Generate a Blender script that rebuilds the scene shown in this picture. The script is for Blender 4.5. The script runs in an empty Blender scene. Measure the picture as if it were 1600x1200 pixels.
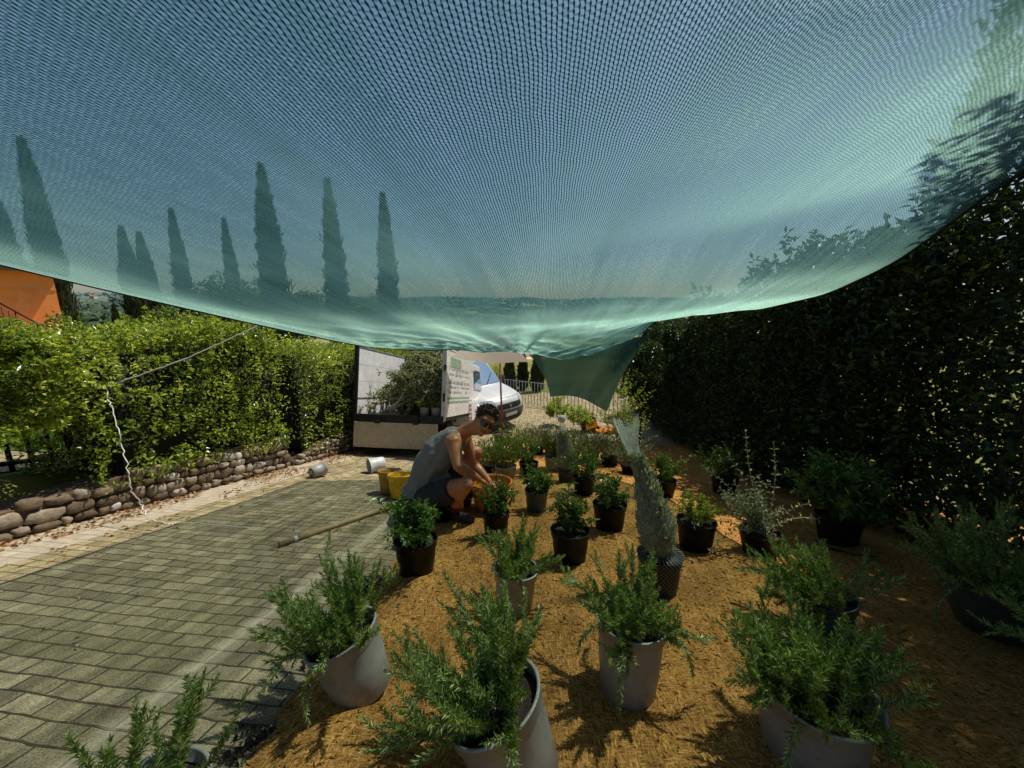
import bpy, math, random
import numpy as np
from mathutils import Vector, Matrix, noise as mnoise

rng = np.random.default_rng(7)
random.seed(7)
S = bpy.context.scene
COL = S.collection
CAMZ = 1.15
FPX = 601.0
PITCH = math.radians(11.7)
cp, sp = math.cos(PITCH), math.sin(PITCH)
FWD = np.array([0, cp, -sp]); RGT = np.array([1.0, 0, 0]); UPV = np.array([0, sp, cp])
CAM = np.array([0, 0, CAMZ])
RX, RY = 0.1205, 0.9927            # heading of the driveway on the map
SLOPE = 0.237                      # it runs downhill
SUN = np.array([0.78 * math.cos(math.radians(60)), 0.626 * math.cos(math.radians(60)), math.sin(math.radians(60))])


# ------------------------------------------------------------------ ground shape
def smooth(a, b, x):
    t = np.clip((np.asarray(x, float) - a) / (b - a), 0, 1)
    return t * t * (3 - 2 * t)


def along(x, y): return RX * np.asarray(x, float) + RY * np.asarray(y, float)
def across(x, y): return RY * np.asarray(x, float) - RX * np.asarray(y, float)
def from_sa(s, a): return RX * s + RY * a, RY * s - RX * a


def gz(x, y):
    """height of the driveway surface"""
    s = along(x, y)
    k = 0.9
    d = s - 9.2
    soft = k * np.log1p(np.exp(np.clip(-d / k, -40, 40)))      # soft min: the slope levels out below
    return -SLOPE * (9.2 - soft)


def at(px, py, d):
    return CAM + ((px - 800) * RGT + FPX * FWD - (py - 600) * UPV) / FPX * d


def ground(px, py, lift=0.0):
    dr = ((px - 800) * RGT + FPX * FWD - (py - 600) * UPV) / FPX
    lo, hi = 0.05, 60.0
    for _ in range(60):
        m = 0.5 * (lo + hi)
        p = CAM + dr * m
        if p[2] > gz(p[0], p[1]) + lift: lo = m
        else: hi = m
    return CAM + dr * lo, lo


# ------------------------------------------------------------------ mesh collecting
class MB:
    def __init__(self): self.v = []; self.f = []; self.uv = []; self.n = 0; self.m = []

    def add(self, v, faces, uv=None, mat=0):
        v = np.asarray(v, float).reshape(-1, 3)
        for f in faces:
            f = np.asarray(f, int)
            if f.size:
                self.f.append(f + self.n); self.m.append(np.full(len(f), mat))
        self.v.append(v)
        self.uv.append(np.zeros((len(v), 2)) if uv is None else np.asarray(uv, float))
        self.n += len(v)
        return self

    def mesh(self, name, smooth_=True):
        V = np.concatenate(self.v); UV = np.concatenate(self.uv)
        loops = np.concatenate([f.ravel() for f in self.f])
        counts = np.concatenate([np.full(len(f), f.shape[1]) for f in self.f])
        mats = np.concatenate(self.m)
        starts = np.concatenate([[0], np.cumsum(counts)[:-1]])
        me = bpy.data.meshes.new(name)
        me.vertices.add(len(V)); me.vertices.foreach_set('co', V.astype(np.float32).ravel())
        me.loops.add(len(loops)); me.loops.foreach_set('vertex_index', loops.astype(np.int32))
        me.polygons.add(len(counts))
        me.polygons.foreach_set('loop_start', starts.astype(np.int32))
        me.polygons.foreach_set('loop_total', counts.astype(np.int32))
        me.polygons.foreach_set('material_index', mats.astype(np.int32))
        me.polygons.foreach_set('use_smooth', np.full(len(counts), smooth_))
        u = me.uv_layers.new(name='UVMap')
        u.data.foreach_set('uv', UV[loops].astype(np.float32).ravel())
        me.update(calc_edges=True)
        me.validate()
        return me

    # ---- shapes
    def grid(self, P, uv=None, closed=False, mat=0):
        """P (n,m,3) -> quads; closed joins the last column to the first"""
        n, m = P.shape[:2]
        i, j = np.meshgrid(np.arange(n - 1), np.arange(m if closed else m - 1), indexing='ij')
        j2 = (j + 1) % m
        q = np.stack([i * m + j, i * m + j2, (i + 1) * m + j2, (i + 1) * m + j], -1).reshape(-1, 4)
        self.add(P.reshape(-1, 3), [q], None if uv is None else uv.reshape(-1, 2), mat)
        return self

    def box(self, c, size, R=None, mat=0):
        h = np.asarray(size, float) / 2
        v = np.array([[x, y, z] for x in (-1, 1) for y in (-1, 1) for z in (-1, 1)]) * h
        if R is not None: v = v @ np.asarray(R).T
        v = v + np.asarray(c, float)
        f = [[0, 1, 3, 2], [4, 6, 7, 5], [0, 4, 5, 1], [2, 3, 7, 6], [0, 2, 6, 4], [1, 5, 7, 3]]
        return self.add(v, [np.array(f)], None, mat)

    def tube(self, pts, rad, sides=8, cap=True, mat=0, flat=1.0):
        pts = np.asarray(pts, float); n = len(pts)
        rad = np.broadcast_to(np.asarray(rad, float), (n,))
        T = np.gradient(pts, axis=0); T /= np.linalg.norm(T, axis=1)[:, None] + 1e-12
        a = np.array([0, 0, 1.0]) if abs(T[0][2]) < 0.9 else np.array([1.0, 0, 0])
        rings = []; vlen = 0; uvs = []
        ang = np.arange(sides) * 2 * math.pi / sides
        for k in range(n):
            a = a - T[k] * a.dot(T[k]); a /= np.linalg.norm(a) + 1e-12
            b = np.cross(T[k], a)
            rings.append(pts[k] + rad[k] * (np.cos(ang)[:, None] * a + flat * np.sin(ang)[:, None] * b))
            if k: vlen += np.linalg.norm(pts[k] - pts[k - 1])
            uvs.append(np.stack([ang / 6.283, np.full(sides, vlen)], -1))
        base = self.n
        self.grid(np.array(rings), np.array(uvs), closed=True, mat=mat)
        if cap:
            self.f.append(np.array([base + np.arange(sides)[::-1]])); self.m.append(np.array([mat]))
            self.f.append(np.array([base + (n - 1) * sides + np.arange(sides)])); self.m.append(np.array([mat]))
        return self

    def lathe(self, prof, n=28, c=(0, 0, 0), mat=0, cap=False):
        prof = np.asarray(prof, float)
        ang = np.arange(n) * 2 * math.pi / n
        P = np.stack([prof[:, None, 0] * np.cos(ang), prof[:, None, 0] * np.sin(ang), np.repeat(prof[:, 1:2], n, 1)], -1) + np.asarray(c, float)
        uv = np.stack(np.meshgrid(ang / 6.2832, prof[:, 1]), -1)
        base = self.n
        self.grid(P, uv, closed=True, mat=mat)
        if cap:
            self.f.append(np.array([base + np.arange(n)[::-1]])); self.m.append(np.array([mat]))
            self.f.append(np.array([base + (len(prof) - 1) * n + np.arange(n)])); self.m.append(np.array([mat]))
        return self

    def ball(self, c, r, n=10, R=None, mat=0):
        th = np.linspace(0.02, math.pi - 0.02, n); ph = np.arange(2 * n) * math.pi / n
        P = np.stack([np.sin(th)[:, None] * np.cos(ph), np.sin(th)[:, None] * np.sin(ph), np.repeat(np.cos(th)[:, None], 2 * n, 1)], -1)
        P = P * np.asarray(r, float)
        if R is not None: P = P @ np.asarray(R).T
        P = P + np.asarray(c, float)
        base = self.n
        self.grid(P[::-1], None, closed=True, mat=mat)
        self.f.append(np.array([base + np.arange(2 * n)[::-1]])); self.m.append(np.array([mat]))
        self.f.append(np.array([base + (n - 1) * 2 * n + np.arange(2 * n)])); self.m.append(np.array([mat]))
        return self

    def leaves(self, P, D, N, L, W, fold=0.25, curl=0.0, wide=0.45):
        """folded pointed leaves: P base, D direction, N upward, all (k,3)"""
        P = np.asarray(P, float); k = len(P)
        if not k: return self
        D = D / (np.linalg.norm(D, axis=1)[:, None] + 1e-9)
        B = np.cross(D, N); B /= np.linalg.norm(B, axis=1)[:, None] + 1e-9
        N = np.cross(B, D)
        L = np.broadcast_to(np.asarray(L, float), (k,))[:, None]; W = np.broadcast_to(np.asarray(W, float), (k,))[:, None]
        mid = P + D * L * wide + N * L * curl * 0.5
        tip = P + D * L - N * L * curl
        r = mid + B * W / 2 + N * W * fold; l = mid - B * W / 2 + N * W * fold
        V = np.stack([P, r, tip, l], 1).reshape(-1, 3)
        b = np.arange(k)[:, None] * 4
        return self.add(V, [np.concatenate([b + [0, 1, 2], b + [0, 2, 3]], 0)])


def unit(v): return v / (np.linalg.norm(v, axis=-1, keepdims=True) + 1e-12)
def rdir(k): return unit(rng.normal(size=(k, 3)))


# ------------------------------------------------------------------ objects and their properties
def tag(o, label, cat, group=None):
    o['label'] = label; o['category'] = cat
    if group: o['group'] = group
    return o


def thing(name, label, cat, loc=(0, 0, 0), group=None, M=None):
    o = bpy.data.objects.new(name, None); COL.objects.link(o)
    o.empty_display_size = 0.1
    if M is not None: o.matrix_world = M
    else: o.location = loc
    return tag(o, label, cat, group)


def obj(name, mb, mat, parent=None, smooth_=True, bevel=0.0):
    me = mb if isinstance(mb, bpy.types.Mesh) else mb.mesh(name, smooth_)
    o = bpy.data.objects.new(name, me); COL.objects.link(o)
    for m in (mat if isinstance(mat, (list, tuple)) else [mat]):
        if len(me.materials) < (len(mat) if isinstance(mat, (list, tuple)) else 1): me.materials.append(m)
    if parent is not None: o.parent = parent
    if bevel:
        b = o.modifiers.new('Bevel', 'BEVEL'); b.width = bevel; b.segments = 2; b.limit_method = 'ANGLE'
    return o


def struct(name, mb, mat, smooth_=True):
    o = obj(name, mb, mat, None, smooth_); o['kind'] = 'structure'; return o


def stuff(name, mb, mat, label, cat, smooth_=False):
    o = obj(name, mb, mat, None, smooth_); o['kind'] = 'stuff'; tag(o, label, cat); return o


def dup(root, loc=None, scale=None, rotz=None, label=None):
    r = root.copy(); COL.objects.link(r)
    if loc is not None: r.location = loc
    if scale is not None: r.scale = scale
    if rotz is not None: r.rotation_euler = (0, 0, rotz)
    if label: r['label'] = label
    for ch in list(root.children):
        c = ch.copy(); COL.objects.link(c); c.parent = r
        for g in list(ch.children):
            d = g.copy(); COL.objects.link(d); d.parent = c
    return r


# ------------------------------------------------------------------ materials
class NT:
    def __init__(self, name):
        self.m = bpy.data.materials.new(name); self.m.use_nodes = True
        self.t = self.m.node_tree; self.t.nodes.clear()
        self.out = self.t.nodes.new('ShaderNodeOutputMaterial')

    def n(self, kind, **kw):
        nd = self.t.nodes.new('ShaderNode' + kind)
        for k, v in kw.items():
            if k.startswith('i_'):
                key = k[2:].replace('_', ' ')
                nd.inputs[int(key) if key.isdigit() else key].default_value = v
            else: setattr(nd, k, v)
        return nd

    def l(self, a, b, out=0, inp=0):
        o = a.outputs[out] if not isinstance(a, bpy.types.NodeSocket) else a
        i = b.inputs[inp] if not isinstance(b, bpy.types.NodeSocket) else b
        self.t.links.new(o, i)

    def ramp(self, src, stops, out=0, interp='LINEAR'):
        r = self.n('ValToRGB'); r.color_ramp.interpolation = interp
        e = r.color_ramp.elements
        while len(e) < len(stops): e.new(0.5)
        for k, (p, c) in enumerate(stops):
            e[k].position = p; e[k].color = (*c, 1) if len(c) == 3 else c
        self.l(src, r, out, 0)
        return r

    def math(self, op, a, b=None, clamp=False):
        nd = self.n('Math', operation=op); nd.use_clamp = clamp
        for k, s in enumerate((a, b)):
            if s is None: continue
            if isinstance(s, (int, float)): nd.inputs[k].default_value = s
            else: self.l(s if isinstance(s, bpy.types.NodeSocket) else s.outputs[0], nd.inputs[k])
        return nd.outputs[0]

    def mix(self, fac, a, b, mode='MIX'):
        nd = self.n('Mix', data_type='RGBA', blend_type=mode)
        for s, key in ((fac, 0), (a, 6), (b, 7)):
            if isinstance(s, (int, float)): nd.inputs[key].default_value = s
            elif isinstance(s, tuple): nd.inputs[key].default_value = (*s, 1)
            else: self.l(s if isinstance(s, bpy.types.NodeSocket) else s.outputs[0], nd.inputs[key])
        return nd.outputs[2]

    def noise(self, vec, scale, detail=4, rough=0.55):
        nd = self.n('TexNoise'); nd.inputs['Scale'].default_value = scale; nd.inputs['Detail'].default_value = detail
        nd.inputs['Roughness'].default_value = rough
        if vec is not None: self.l(vec, nd, 0, 'Vector')
        return nd

    def bsdf(self, color, rough=0.6, metal=0.0, spec=0.4, bump=None, bstr=0.3, bdist=0.01, **kw):
        b = self.n('BsdfPrincipled')
        b.inputs['Roughness'].default_value = rough if isinstance(rough, (int, float)) else 0.5
        if not isinstance(rough, (int, float)): self.l(rough, b.inputs['Roughness'])
        b.inputs['Metallic'].default_value = metal
        b.inputs['Specular IOR Level'].default_value = spec
        if isinstance(color, tuple): b.inputs['Base Color'].default_value = (*color, 1)
        else: self.l(color, b.inputs['Base Color'])
        if bump is not None:
            bp = self.n('Bump'); bp.inputs['Strength'].default_value = bstr; bp.inputs['Distance'].default_value = bdist
            self.l(bump, bp, 0, 'Height'); self.l(bp, b, 0, 'Normal')
        for k, v in kw.items(): b.inputs[k.replace('_', ' ')].default_value = v
        return b

    def done(self, sh):
        self.l(sh if isinstance(sh, bpy.types.NodeSocket) else sh.outputs[0], self.out.inputs[0]); return self.m


def vec_obj(t): return t.n('TexCoord').outputs['Object']
def vec_pos(t): return t.n('NewGeometry').outputs['Position']


def mat_leaf(name, stops, rough=0.42, trans=0.35, tcol=(1.6, 1.5, 0.6), spec=0.45, patch=0.0):
    t = NT(name)
    g = t.n('NewGeometry')
    src = g.outputs['Random Per Island']
    if patch:
        nz = t.noise(g.outputs['Position'], patch, 2)
        src = t.math('ADD', t.math('MULTIPLY', src, 0.6), t.math('MULTIPLY', t.math('SUBTRACT', nz.outputs[0], 0.3), 0.9), True)
    c = t.ramp(src, stops).outputs[0]
    b = t.bsdf(c, rough, spec=spec)
    tr = t.n('BsdfTranslucent')
    t.l(t.mix(1.0, c, tcol, 'MULTIPLY'), tr, 0, 'Color')
    mx = t.n('MixShader'); mx.inputs[0].default_value = trans
    t.l(b, mx, 0, 1); t.l(tr, mx, 0, 2)
    return t.done(mx)


def mat_plain(name, col, rough=0.5, metal=0.0, var=0.25, scale=6.0, bump=0.0, spec=0.4, dirt=None, **kw):
    t = NT(name); v = vec_obj(t)
    nz = t.noise(v, scale, 5)
    lo = tuple(max(0, c * (1 - var)) for c in col); hi = tuple(min(1, c * (1 + var)) for c in col)
    c = t.ramp(nz, [(0.3, lo), (0.7, hi)]).outputs[0]
    if dirt:
        n2 = t.noise(v, scale * 2.7, 6, 0.65)
        c = t.mix(t.ramp(n2, [(0.5, (0, 0, 0)), (0.68, (1, 1, 1))]).outputs[0], c, dirt)
    n3 = t.noise(v, scale * 8, 4)
    rr = t.ramp(nz, [(0.3, (rough * 0.85,) * 3), (0.7, (min(1, rough * 1.15),) * 3)]).outputs[0]
    return t.done(t.bsdf(c, rr, metal, spec, n3 if bump else None, bump, 0.01, **kw))
# ------------------------------------------------------------------ world, sun, camera
W = bpy.data.worlds.new('World'); S.world = W; W.use_nodes = True
wt = W.node_tree; bg = wt.nodes['Background']
sky = wt.nodes.new('ShaderNodeTexSky'); sky.sky_type = 'NISHITA'; sky.sun_disc = False
sky.sun_elevation = math.radians(60); sky.sun_rotation = math.atan2(SUN[0], SUN[1])
sky.air_density = 1.0; sky.dust_density = 1.2; sky.ozone_density = 1.0
wt.links.new(sky.outputs[0], bg.inputs[0]); bg.inputs[1].default_value = 0.088

sl = bpy.data.lights.new('sun', 'SUN'); sl.energy = 5.0; sl.angle = math.radians(0.53); sl.color = (1, 0.93, 0.81)
so = bpy.data.objects.new('sun', sl); COL.objects.link(so)
so.rotation_euler = Vector(SUN).to_track_quat('Z', 'Y').to_euler(); so.location = (6, 6, 12)

cam = bpy.data.cameras.new('camera'); co = bpy.data.objects.new('camera', cam); COL.objects.link(co)
co.location = (0, 0, CAMZ); co.rotation_euler = (math.pi / 2 - PITCH, 0, 0)
cam.sensor_width = 36; cam.lens = FPX / 1600 * 36; cam.clip_start = 0.02; cam.clip_end = 9000
S.camera = co
S.view_settings.view_transform = 'Standard'; S.view_settings.look = 'None'
S.view_settings.exposure = 0; S.view_settings.gamma = 1
S.render.engine = 'CYCLES'
S.cycles.max_bounces = 7; S.cycles.diffuse_bounces = 3; S.cycles.transmission_bounces = 5
S.cycles.transparent_max_bounces = 14; S.cycles.glossy_bounces = 3
S.cycles.use_denoising = True
try: S.cycles.denoiser = 'OPENIMAGEDENOISE'
except Exception: pass
S.cycles.sample_clamp_indirect = 6
S.cycles.caustics_reflective = False; S.cycles.caustics_refractive = False

# ------------------------------------------------------------------ setting materials
def mat_terrain():
    t = NT('meadow_and_woods'); p = vec_pos(t)
    n1 = t.noise(p, 0.016, 3); n2 = t.noise(p, 0.35, 6); n3 = t.noise(p, 14, 4)
    grass = t.ramp(n2, [(0.3, (0.10, 0.13, 0.025)), (0.7, (0.27, 0.24, 0.07))])
    far = t.ramp(n1, [(0.40, (0.030, 0.055, 0.022)), (0.50, (0.04, 0.07, 0.026)), (0.55, (0.12, 0.18, 0.04)), (0.61, (0.26, 0.23, 0.11)), (0.66, (0.04, 0.07, 0.026))])
    cd = t.n('VectorMath', operation='LENGTH'); t.l(p, cd)
    f = t.math('DIVIDE', t.math('SUBTRACT', cd.outputs['Value'], 40.0), 60.0, True)
    c = t.mix(f, grass, far)
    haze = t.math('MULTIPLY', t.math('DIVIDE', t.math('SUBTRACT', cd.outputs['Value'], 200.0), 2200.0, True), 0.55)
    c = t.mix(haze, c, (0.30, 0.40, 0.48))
    return t.done(t.bsdf(c, 0.9, spec=0.1, bump=n3, bstr=0.4, bdist=0.03))


def mat_pavers():
    t = NT('mossy_pavers')
    uv = t.n('UVMap').outputs[0]
    wob = t.noise(uv, 5.0, 2)
    off = t.n('VectorMath', operation='SCALE'); t.l(wob.outputs['Color'], off); off.inputs['Scale'].default_value = 0.03
    add = t.n('VectorMath', operation='ADD'); t.l(uv, add, 0, 0); t.l(off, add, 0, 1)
    br = t.n('TexBrick'); t.l(add, br, 0, 'Vector')
    br.inputs['Scale'].default_value = 1.0; br.inputs['Brick Width'].default_value = 0.155; br.inputs['Row Height'].default_value = 0.077
    br.inputs['Mortar Size'].default_value = 0.0045; br.inputs['Mortar Smooth'].default_value = 0.5; br.inputs['Bias'].default_value = 0.0
    br.inputs['Color1'].default_value = (0.27, 0.225, 0.145, 1); br.inputs['Color2'].default_value = (0.49, 0.415, 0.28, 1); br.inputs['Mortar'].default_value = (0.10, 0.082, 0.052, 1)
    fine = t.noise(uv, 160, 6, 0.7); mid = t.noise(uv, 14, 5, 0.6); big = t.noise(uv, 1.3, 4)
    sx = t.n('SeparateXYZ'); t.l(uv, sx)
    st = t.n('Mapping'); st.inputs['Scale'].default_value = (9, 0.7, 1); t.l(uv, st)
    streak = t.noise(st, 2.0, 4)
    c = t.mix(t.ramp(big, [(0.40, (0, 0, 0)), (0.62, (0.38,) * 3)]).outputs[0], br.outputs[0], (0.23, 0.225, 0.11))
    c = t.mix(0.75, c, t.ramp(fine, [(0.36, (0.22,) * 3), (0.62, (1.6, 1.54, 1.40))]).outputs[0], 'MULTIPLY')
    c = t.mix(0.8, c, t.ramp(mid, [(0.3, (0.6,) * 3), (0.7, (1.22,) * 3)]).outputs[0], 'MULTIPLY')
    c = t.mix(0.7, c, t.ramp(streak, [(0.32, (0.5,) * 3), (0.68, (1.35, 1.31, 1.2))]).outputs[0], 'MULTIPLY')
    # worn pale line where wheels and water run, and the cement gutter beside the wall
    worn = t.math('SUBTRACT', 1.0, t.math('DIVIDE', t.math('ABSOLUTE', t.math('ADD', sx.outputs[0], t.math('ADD', 1.36, t.math('MULTIPLY', mid.outputs[0], 0.07)))), 0.062), True)
    c = t.mix(t.math('MULTIPLY', worn, t.ramp(streak, [(0.3, (0.35,) * 3), (0.65, (0.95,) * 3)]).outputs[0], True), c, t.mix(0.6, (0.56, 0.48, 0.34), t.ramp(fine, [(0.3, (0.3, 0.25, 0.18)), (0.7, (0.72, 0.62, 0.46))]).outputs[0]))
    gut = t.ramp(t.math('ADD', sx.outputs[0], 3.0), [(0.0, (1, 1, 1)), (0.001, (1, 1, 1)), (0.01, (0, 0, 0))])
    gfac = t.math('LESS_THAN', sx.outputs[0], -3.28)
    cem = t.ramp(mid, [(0.3, (0.36, 0.31, 0.23)), (0.7, (0.56, 0.50, 0.40))])
    c = t.mix(t.math('MULTIPLY', gfac, 0.8), c, cem)
    hgt = t.math('ADD', t.math('MULTIPLY', br.outputs['Fac'], -1.0), t.math('ADD', t.math('MULTIPLY', fine.outputs[0], 0.5), t.math('MULTIPLY', mid.outputs[0], 0.8)))
    return t.done(t.bsdf(c, 0.85, spec=0.2, bump=hgt, bstr=1.0, bdist=0.010))


def mat_coir():
    t = NT('coir_mat'); p = vec_pos(t)
    m1 = t.n('Mapping'); m1.inputs['Rotation'].default_value = (0, 0, 0.5); m1.inputs['Scale'].default_value = (40, 170, 60); t.l(p, m1)
    m2 = t.n('Mapping'); m2.inputs['Rotation'].default_value = (0, 0, -0.7); m2.inputs['Scale'].default_value = (170, 34, 60); t.l(p, m2)
    f1 = t.noise(m1, 1.0, 4, 0.6); f2 = t.noise(m2, 1.0, 4, 0.6); big = t.noise(p, 3.2, 4); sp_ = t.noise(p, 60, 3)
    fib = t.math('MAXIMUM', f1.outputs[0], f2.outputs[0])
    c = t.ramp(fib, [(0.38, (0.085, 0.046, 0.013)), (0.54, (0.43, 0.215, 0.052)), (0.74, (0.84, 0.53, 0.19))])
    c = t.mix(0.8, c, t.ramp(big, [(0.3, (0.58, 0.54, 0.5)), (0.7, (1.2, 1.15, 1.05))]).outputs[0], 'MULTIPLY')
    c = t.mix(t.ramp(sp_, [(0.70, (0, 0, 0)), (0.76, (1, 1, 1))]).outputs[0], c, (0.05, 0.03, 0.015))
    return t.done(t.bsdf(c, 0.9, spec=0.15, bump=fib, bstr=0.9, bdist=0.012))


def mat_shade_net(name, dark=0.0, scale=1.0, dim=1.0):
    t = NT(name)
    uv = t.n('UVMap').outputs[0]
    wn = t.noise(uv, 9.0, 3); wv = t.n('VectorMath', operation='SCALE'); t.l(wn.outputs['Color'], wv); wv.inputs['Scale'].default_value = 0.012
    ad = t.n('VectorMath', operation='ADD'); t.l(uv, ad, 0, 0); t.l(wv, ad, 0, 1)
    sx = t.n('SeparateXYZ'); t.l(ad, sx)
    Uc = t.math('DIVIDE', sx.outputs[0], 0.0066 * scale)
    colid = t.math('FLOOR', Uc); fu = t.math('FRACT', Uc)
    wn1 = t.n('TexWhiteNoise', noise_dimensions='1D'); t.l(colid, wn1.inputs['W'])
    Vc = t.math('ADD', t.math('DIVIDE', sx.outputs[1], 0.0105 * scale), t.math('ADD', t.math('MULTIPLY', colid, 0.5), t.math('MULTIPLY', wn1.outputs['Value'], 0.35)))
    fv = t.math('FRACT', Vc); rowid = t.math('FLOOR', Vc)
    cell = t.n('CombineXYZ'); t.l(colid, cell.inputs[0]); t.l(rowid, cell.inputs[1])
    wn2 = t.n('TexWhiteNoise', noise_dimensions='2D'); t.l(cell, wn2.inputs['Vector'])
    rnd = wn2.outputs['Value']
    # knitted chain: dark line between columns, bulging with each stitch
    bulge = t.math('MULTIPLY', t.math('SINE', t.math('MULTIPLY', fv, 6.2832)), 0.07)
    eu = t.math('ABSOLUTE', t.math('SUBTRACT', t.math('ADD', fu, bulge), 0.5))
    line = t.math('GREATER_THAN', eu, 0.35)
    gap = t.math('LESS_THAN', fv, t.math('ADD', 0.16, t.math('MULTIPLY', rnd, 0.18)))
    st = t.n('Mapping'); st.inputs['Scale'].default_value = (7, 0.5, 1); t.l(uv, st)
    band = t.noise(st, 1.6, 5, 0.65)
    # tapes
    tape = t.mix(rnd, (0.010 * dim, 0.065 * dim, 0.062 * dim), (0.11 * dim, 0.26 * dim, 0.23 * dim))
    tape = t.mix(0.7, tape, t.ramp(band, [(0.3, (0.55, 0.6, 0.62)), (0.7, (1.2, 1.2, 1.15))]).outputs[0], 'MULTIPLY')
    tl = t.n('BsdfTranslucent'); t.l(tape, tl, 0, 'Color')
    df = t.n('BsdfDiffuse'); df.inputs['Color'].default_value = (0.03, 0.13, 0.11, 1)
    tm0 = t.n('MixShader'); tm0.inputs[0].default_value = 0.22; t.l(tl, tm0, 0, 1); t.l(df, tm0, 0, 2)
    rf = t.n('BsdfRefraction'); rf.inputs['IOR'].default_value = 1.22; rf.inputs['Roughness'].default_value = 0.8; rf.inputs['Color'].default_value = (0.60 * dim, 1.0 * dim, 0.84 * dim, 1)
    tm = t.n('MixShader'); tm.inputs[0].default_value = 0.50; t.l(tm0, tm, 0, 1); t.l(rf, tm, 0, 2)
    tp = t.n('BsdfTransparent'); tp.inputs['Color'].default_value = (0.85, 1.0, 0.97, 1)
    open0 = t.math('ADD', 0.84 - dark, t.math('MULTIPLY', t.math('SUBTRACT', rnd, 0.5), 0.42), True)
    open0 = t.math('MULTIPLY', open0, t.ramp(band, [(0.30, (0.50,) * 3), (0.50, (0.95,) * 3), (0.70, (1.35,) * 3)]).outputs[0])
    lw_ = t.n('LayerWeight'); lw_.inputs['Blend'].default_value = 0.5      # the knit has thickness: seen edge-on it closes up
    mr_ = t.n('MapRange', interpolation_type='SMOOTHSTEP'); t.l(lw_, mr_, 1, 'Value')
    for k_, v_ in (('From Min', 0.34), ('From Max', 0.95), ('To Min', 1.0), ('To Max', 0.42)): mr_.inputs[k_].default_value = v_
    open_ = t.math('MULTIPLY', open0, mr_.outputs[0], True)
    cellsh = t.n('MixShader'); t.l(open_, cellsh, 0, 0); t.l(tm, cellsh, 0, 1); t.l(tp, cellsh, 0, 2)
    d2 = t.n('BsdfDiffuse'); d2.inputs['Color'].default_value = (0.004, 0.020, 0.020, 1)
    t2 = t.n('BsdfTranslucent'); t2.inputs['Color'].default_value = (0.010, 0.05, 0.05, 1)
    dk = t.n('MixShader'); dk.inputs[0].default_value = 0.35; t.l(d2, dk, 0, 1); t.l(t2, dk, 0, 2)
    g1 = t.n('MixShader'); g1.inputs[0].default_value = 0.4; t.l(tm, g1, 0, 1); t.l(tp, g1, 0, 2)
    g2 = t.n('MixShader'); g2.inputs[0].default_value = 0.6; t.l(dk, g2, 0, 1); t.l(g1, g2, 0, 2)
    m1 = t.n('MixShader'); t.l(gap, m1, 0, 0); t.l(cellsh, m1, 0, 1); t.l(g2, m1, 0, 2)
    m2 = t.n('MixShader'); t.l(line, m2, 0, 0); t.l(m1, m2, 0, 1); t.l(dk, m2, 0, 2)
    return t.done(m2)


def mat_sleeve(name, col, cellw, cellh, nu, line=0.16):
    """open plastic netting: diamonds of thread with holes"""
    t = NT(name); uv = t.n('UVMap').outputs[0]; sx = t.n('SeparateXYZ'); t.l(uv, sx)
    a = t.math('MULTIPLY', sx.outputs[0], float(nu)); b = t.math('DIVIDE', sx.outputs[1], cellh)
    p = t.math('ABSOLUTE', t.math('SUBTRACT', t.math('FRACT', t.math('ADD', a, b)), 0.5))
    q = t.math('ABSOLUTE', t.math('SUBTRACT', t.math('FRACT', t.math('SUBTRACT', a, b)), 0.5))
    m = t.math('GREATER_THAN', t.math('MAXIMUM', p, q), 0.5 - line)
    b_ = t.bsdf(col, 0.45, spec=0.4)
    tl = t.n('BsdfTranslucent'); tl.inputs['Color'].default_value = (*col, 1)
    mm = t.n('MixShader'); mm.inputs[0].default_value = 0.62; t.l(b_, mm, 0, 1); t.l(tl, mm, 0, 2)
    tp = t.n('BsdfTransparent')
    ms = t.n('MixShader'); t.l(m, ms, 0, 0); t.l(tp, ms, 0, 1); t.l(mm, ms, 0, 2)
    return t.done(ms)


M_terr = mat_terrain(); M_road = mat_pavers(); M_coir = mat_coir()
M_net = mat_shade_net('green_shade_net'); M_flap = mat_shade_net('doubled_shadowed_net', 1.0, 1.3, 0.30)  # flap tapes dimmed for the double layer and the shadow on it
M_stone = NT('wall_stones')
def _stone(t):
    g = t.n('NewGeometry'); p = vec_pos(t); nz = t.noise(p, 22, 6, 0.65)
    c = t.ramp(g.outputs['Random Per Island'], [(0.0, (0.12, 0.085, 0.055)), (0.45, (0.23, 0.175, 0.115)), (0.8, (0.33, 0.27, 0.20)), (1.0, (0.50, 0.47, 0.41))])
    c = t.mix(0.8, c, t.ramp(nz, [(0.3, (0.5,) * 3), (0.7, (1.25,) * 3)]).outputs[0], 'MULTIPLY')
    return t.done(t.bsdf(c, 0.85, spec=0.2, bump=nz, bstr=0.6, bdist=0.02))
M_stone = _stone(M_stone)
M_mortar = mat_plain('wall_mortar', (0.11, 0.075, 0.05), 0.9, var=0.4, scale=9, bump=0.6)
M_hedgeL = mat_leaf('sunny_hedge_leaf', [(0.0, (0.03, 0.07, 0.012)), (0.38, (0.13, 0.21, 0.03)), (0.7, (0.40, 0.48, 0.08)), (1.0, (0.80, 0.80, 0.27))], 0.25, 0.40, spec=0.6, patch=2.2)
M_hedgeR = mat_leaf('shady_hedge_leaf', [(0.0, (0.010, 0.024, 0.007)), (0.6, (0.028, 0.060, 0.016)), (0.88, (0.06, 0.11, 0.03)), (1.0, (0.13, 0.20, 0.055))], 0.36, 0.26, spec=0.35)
M_core = mat_plain('hedge_shade_core', (0.005, 0.008, 0.003), 0.95, var=0.5, scale=10)  # near black, puts the shade of the hedge gaps into the colour
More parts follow.
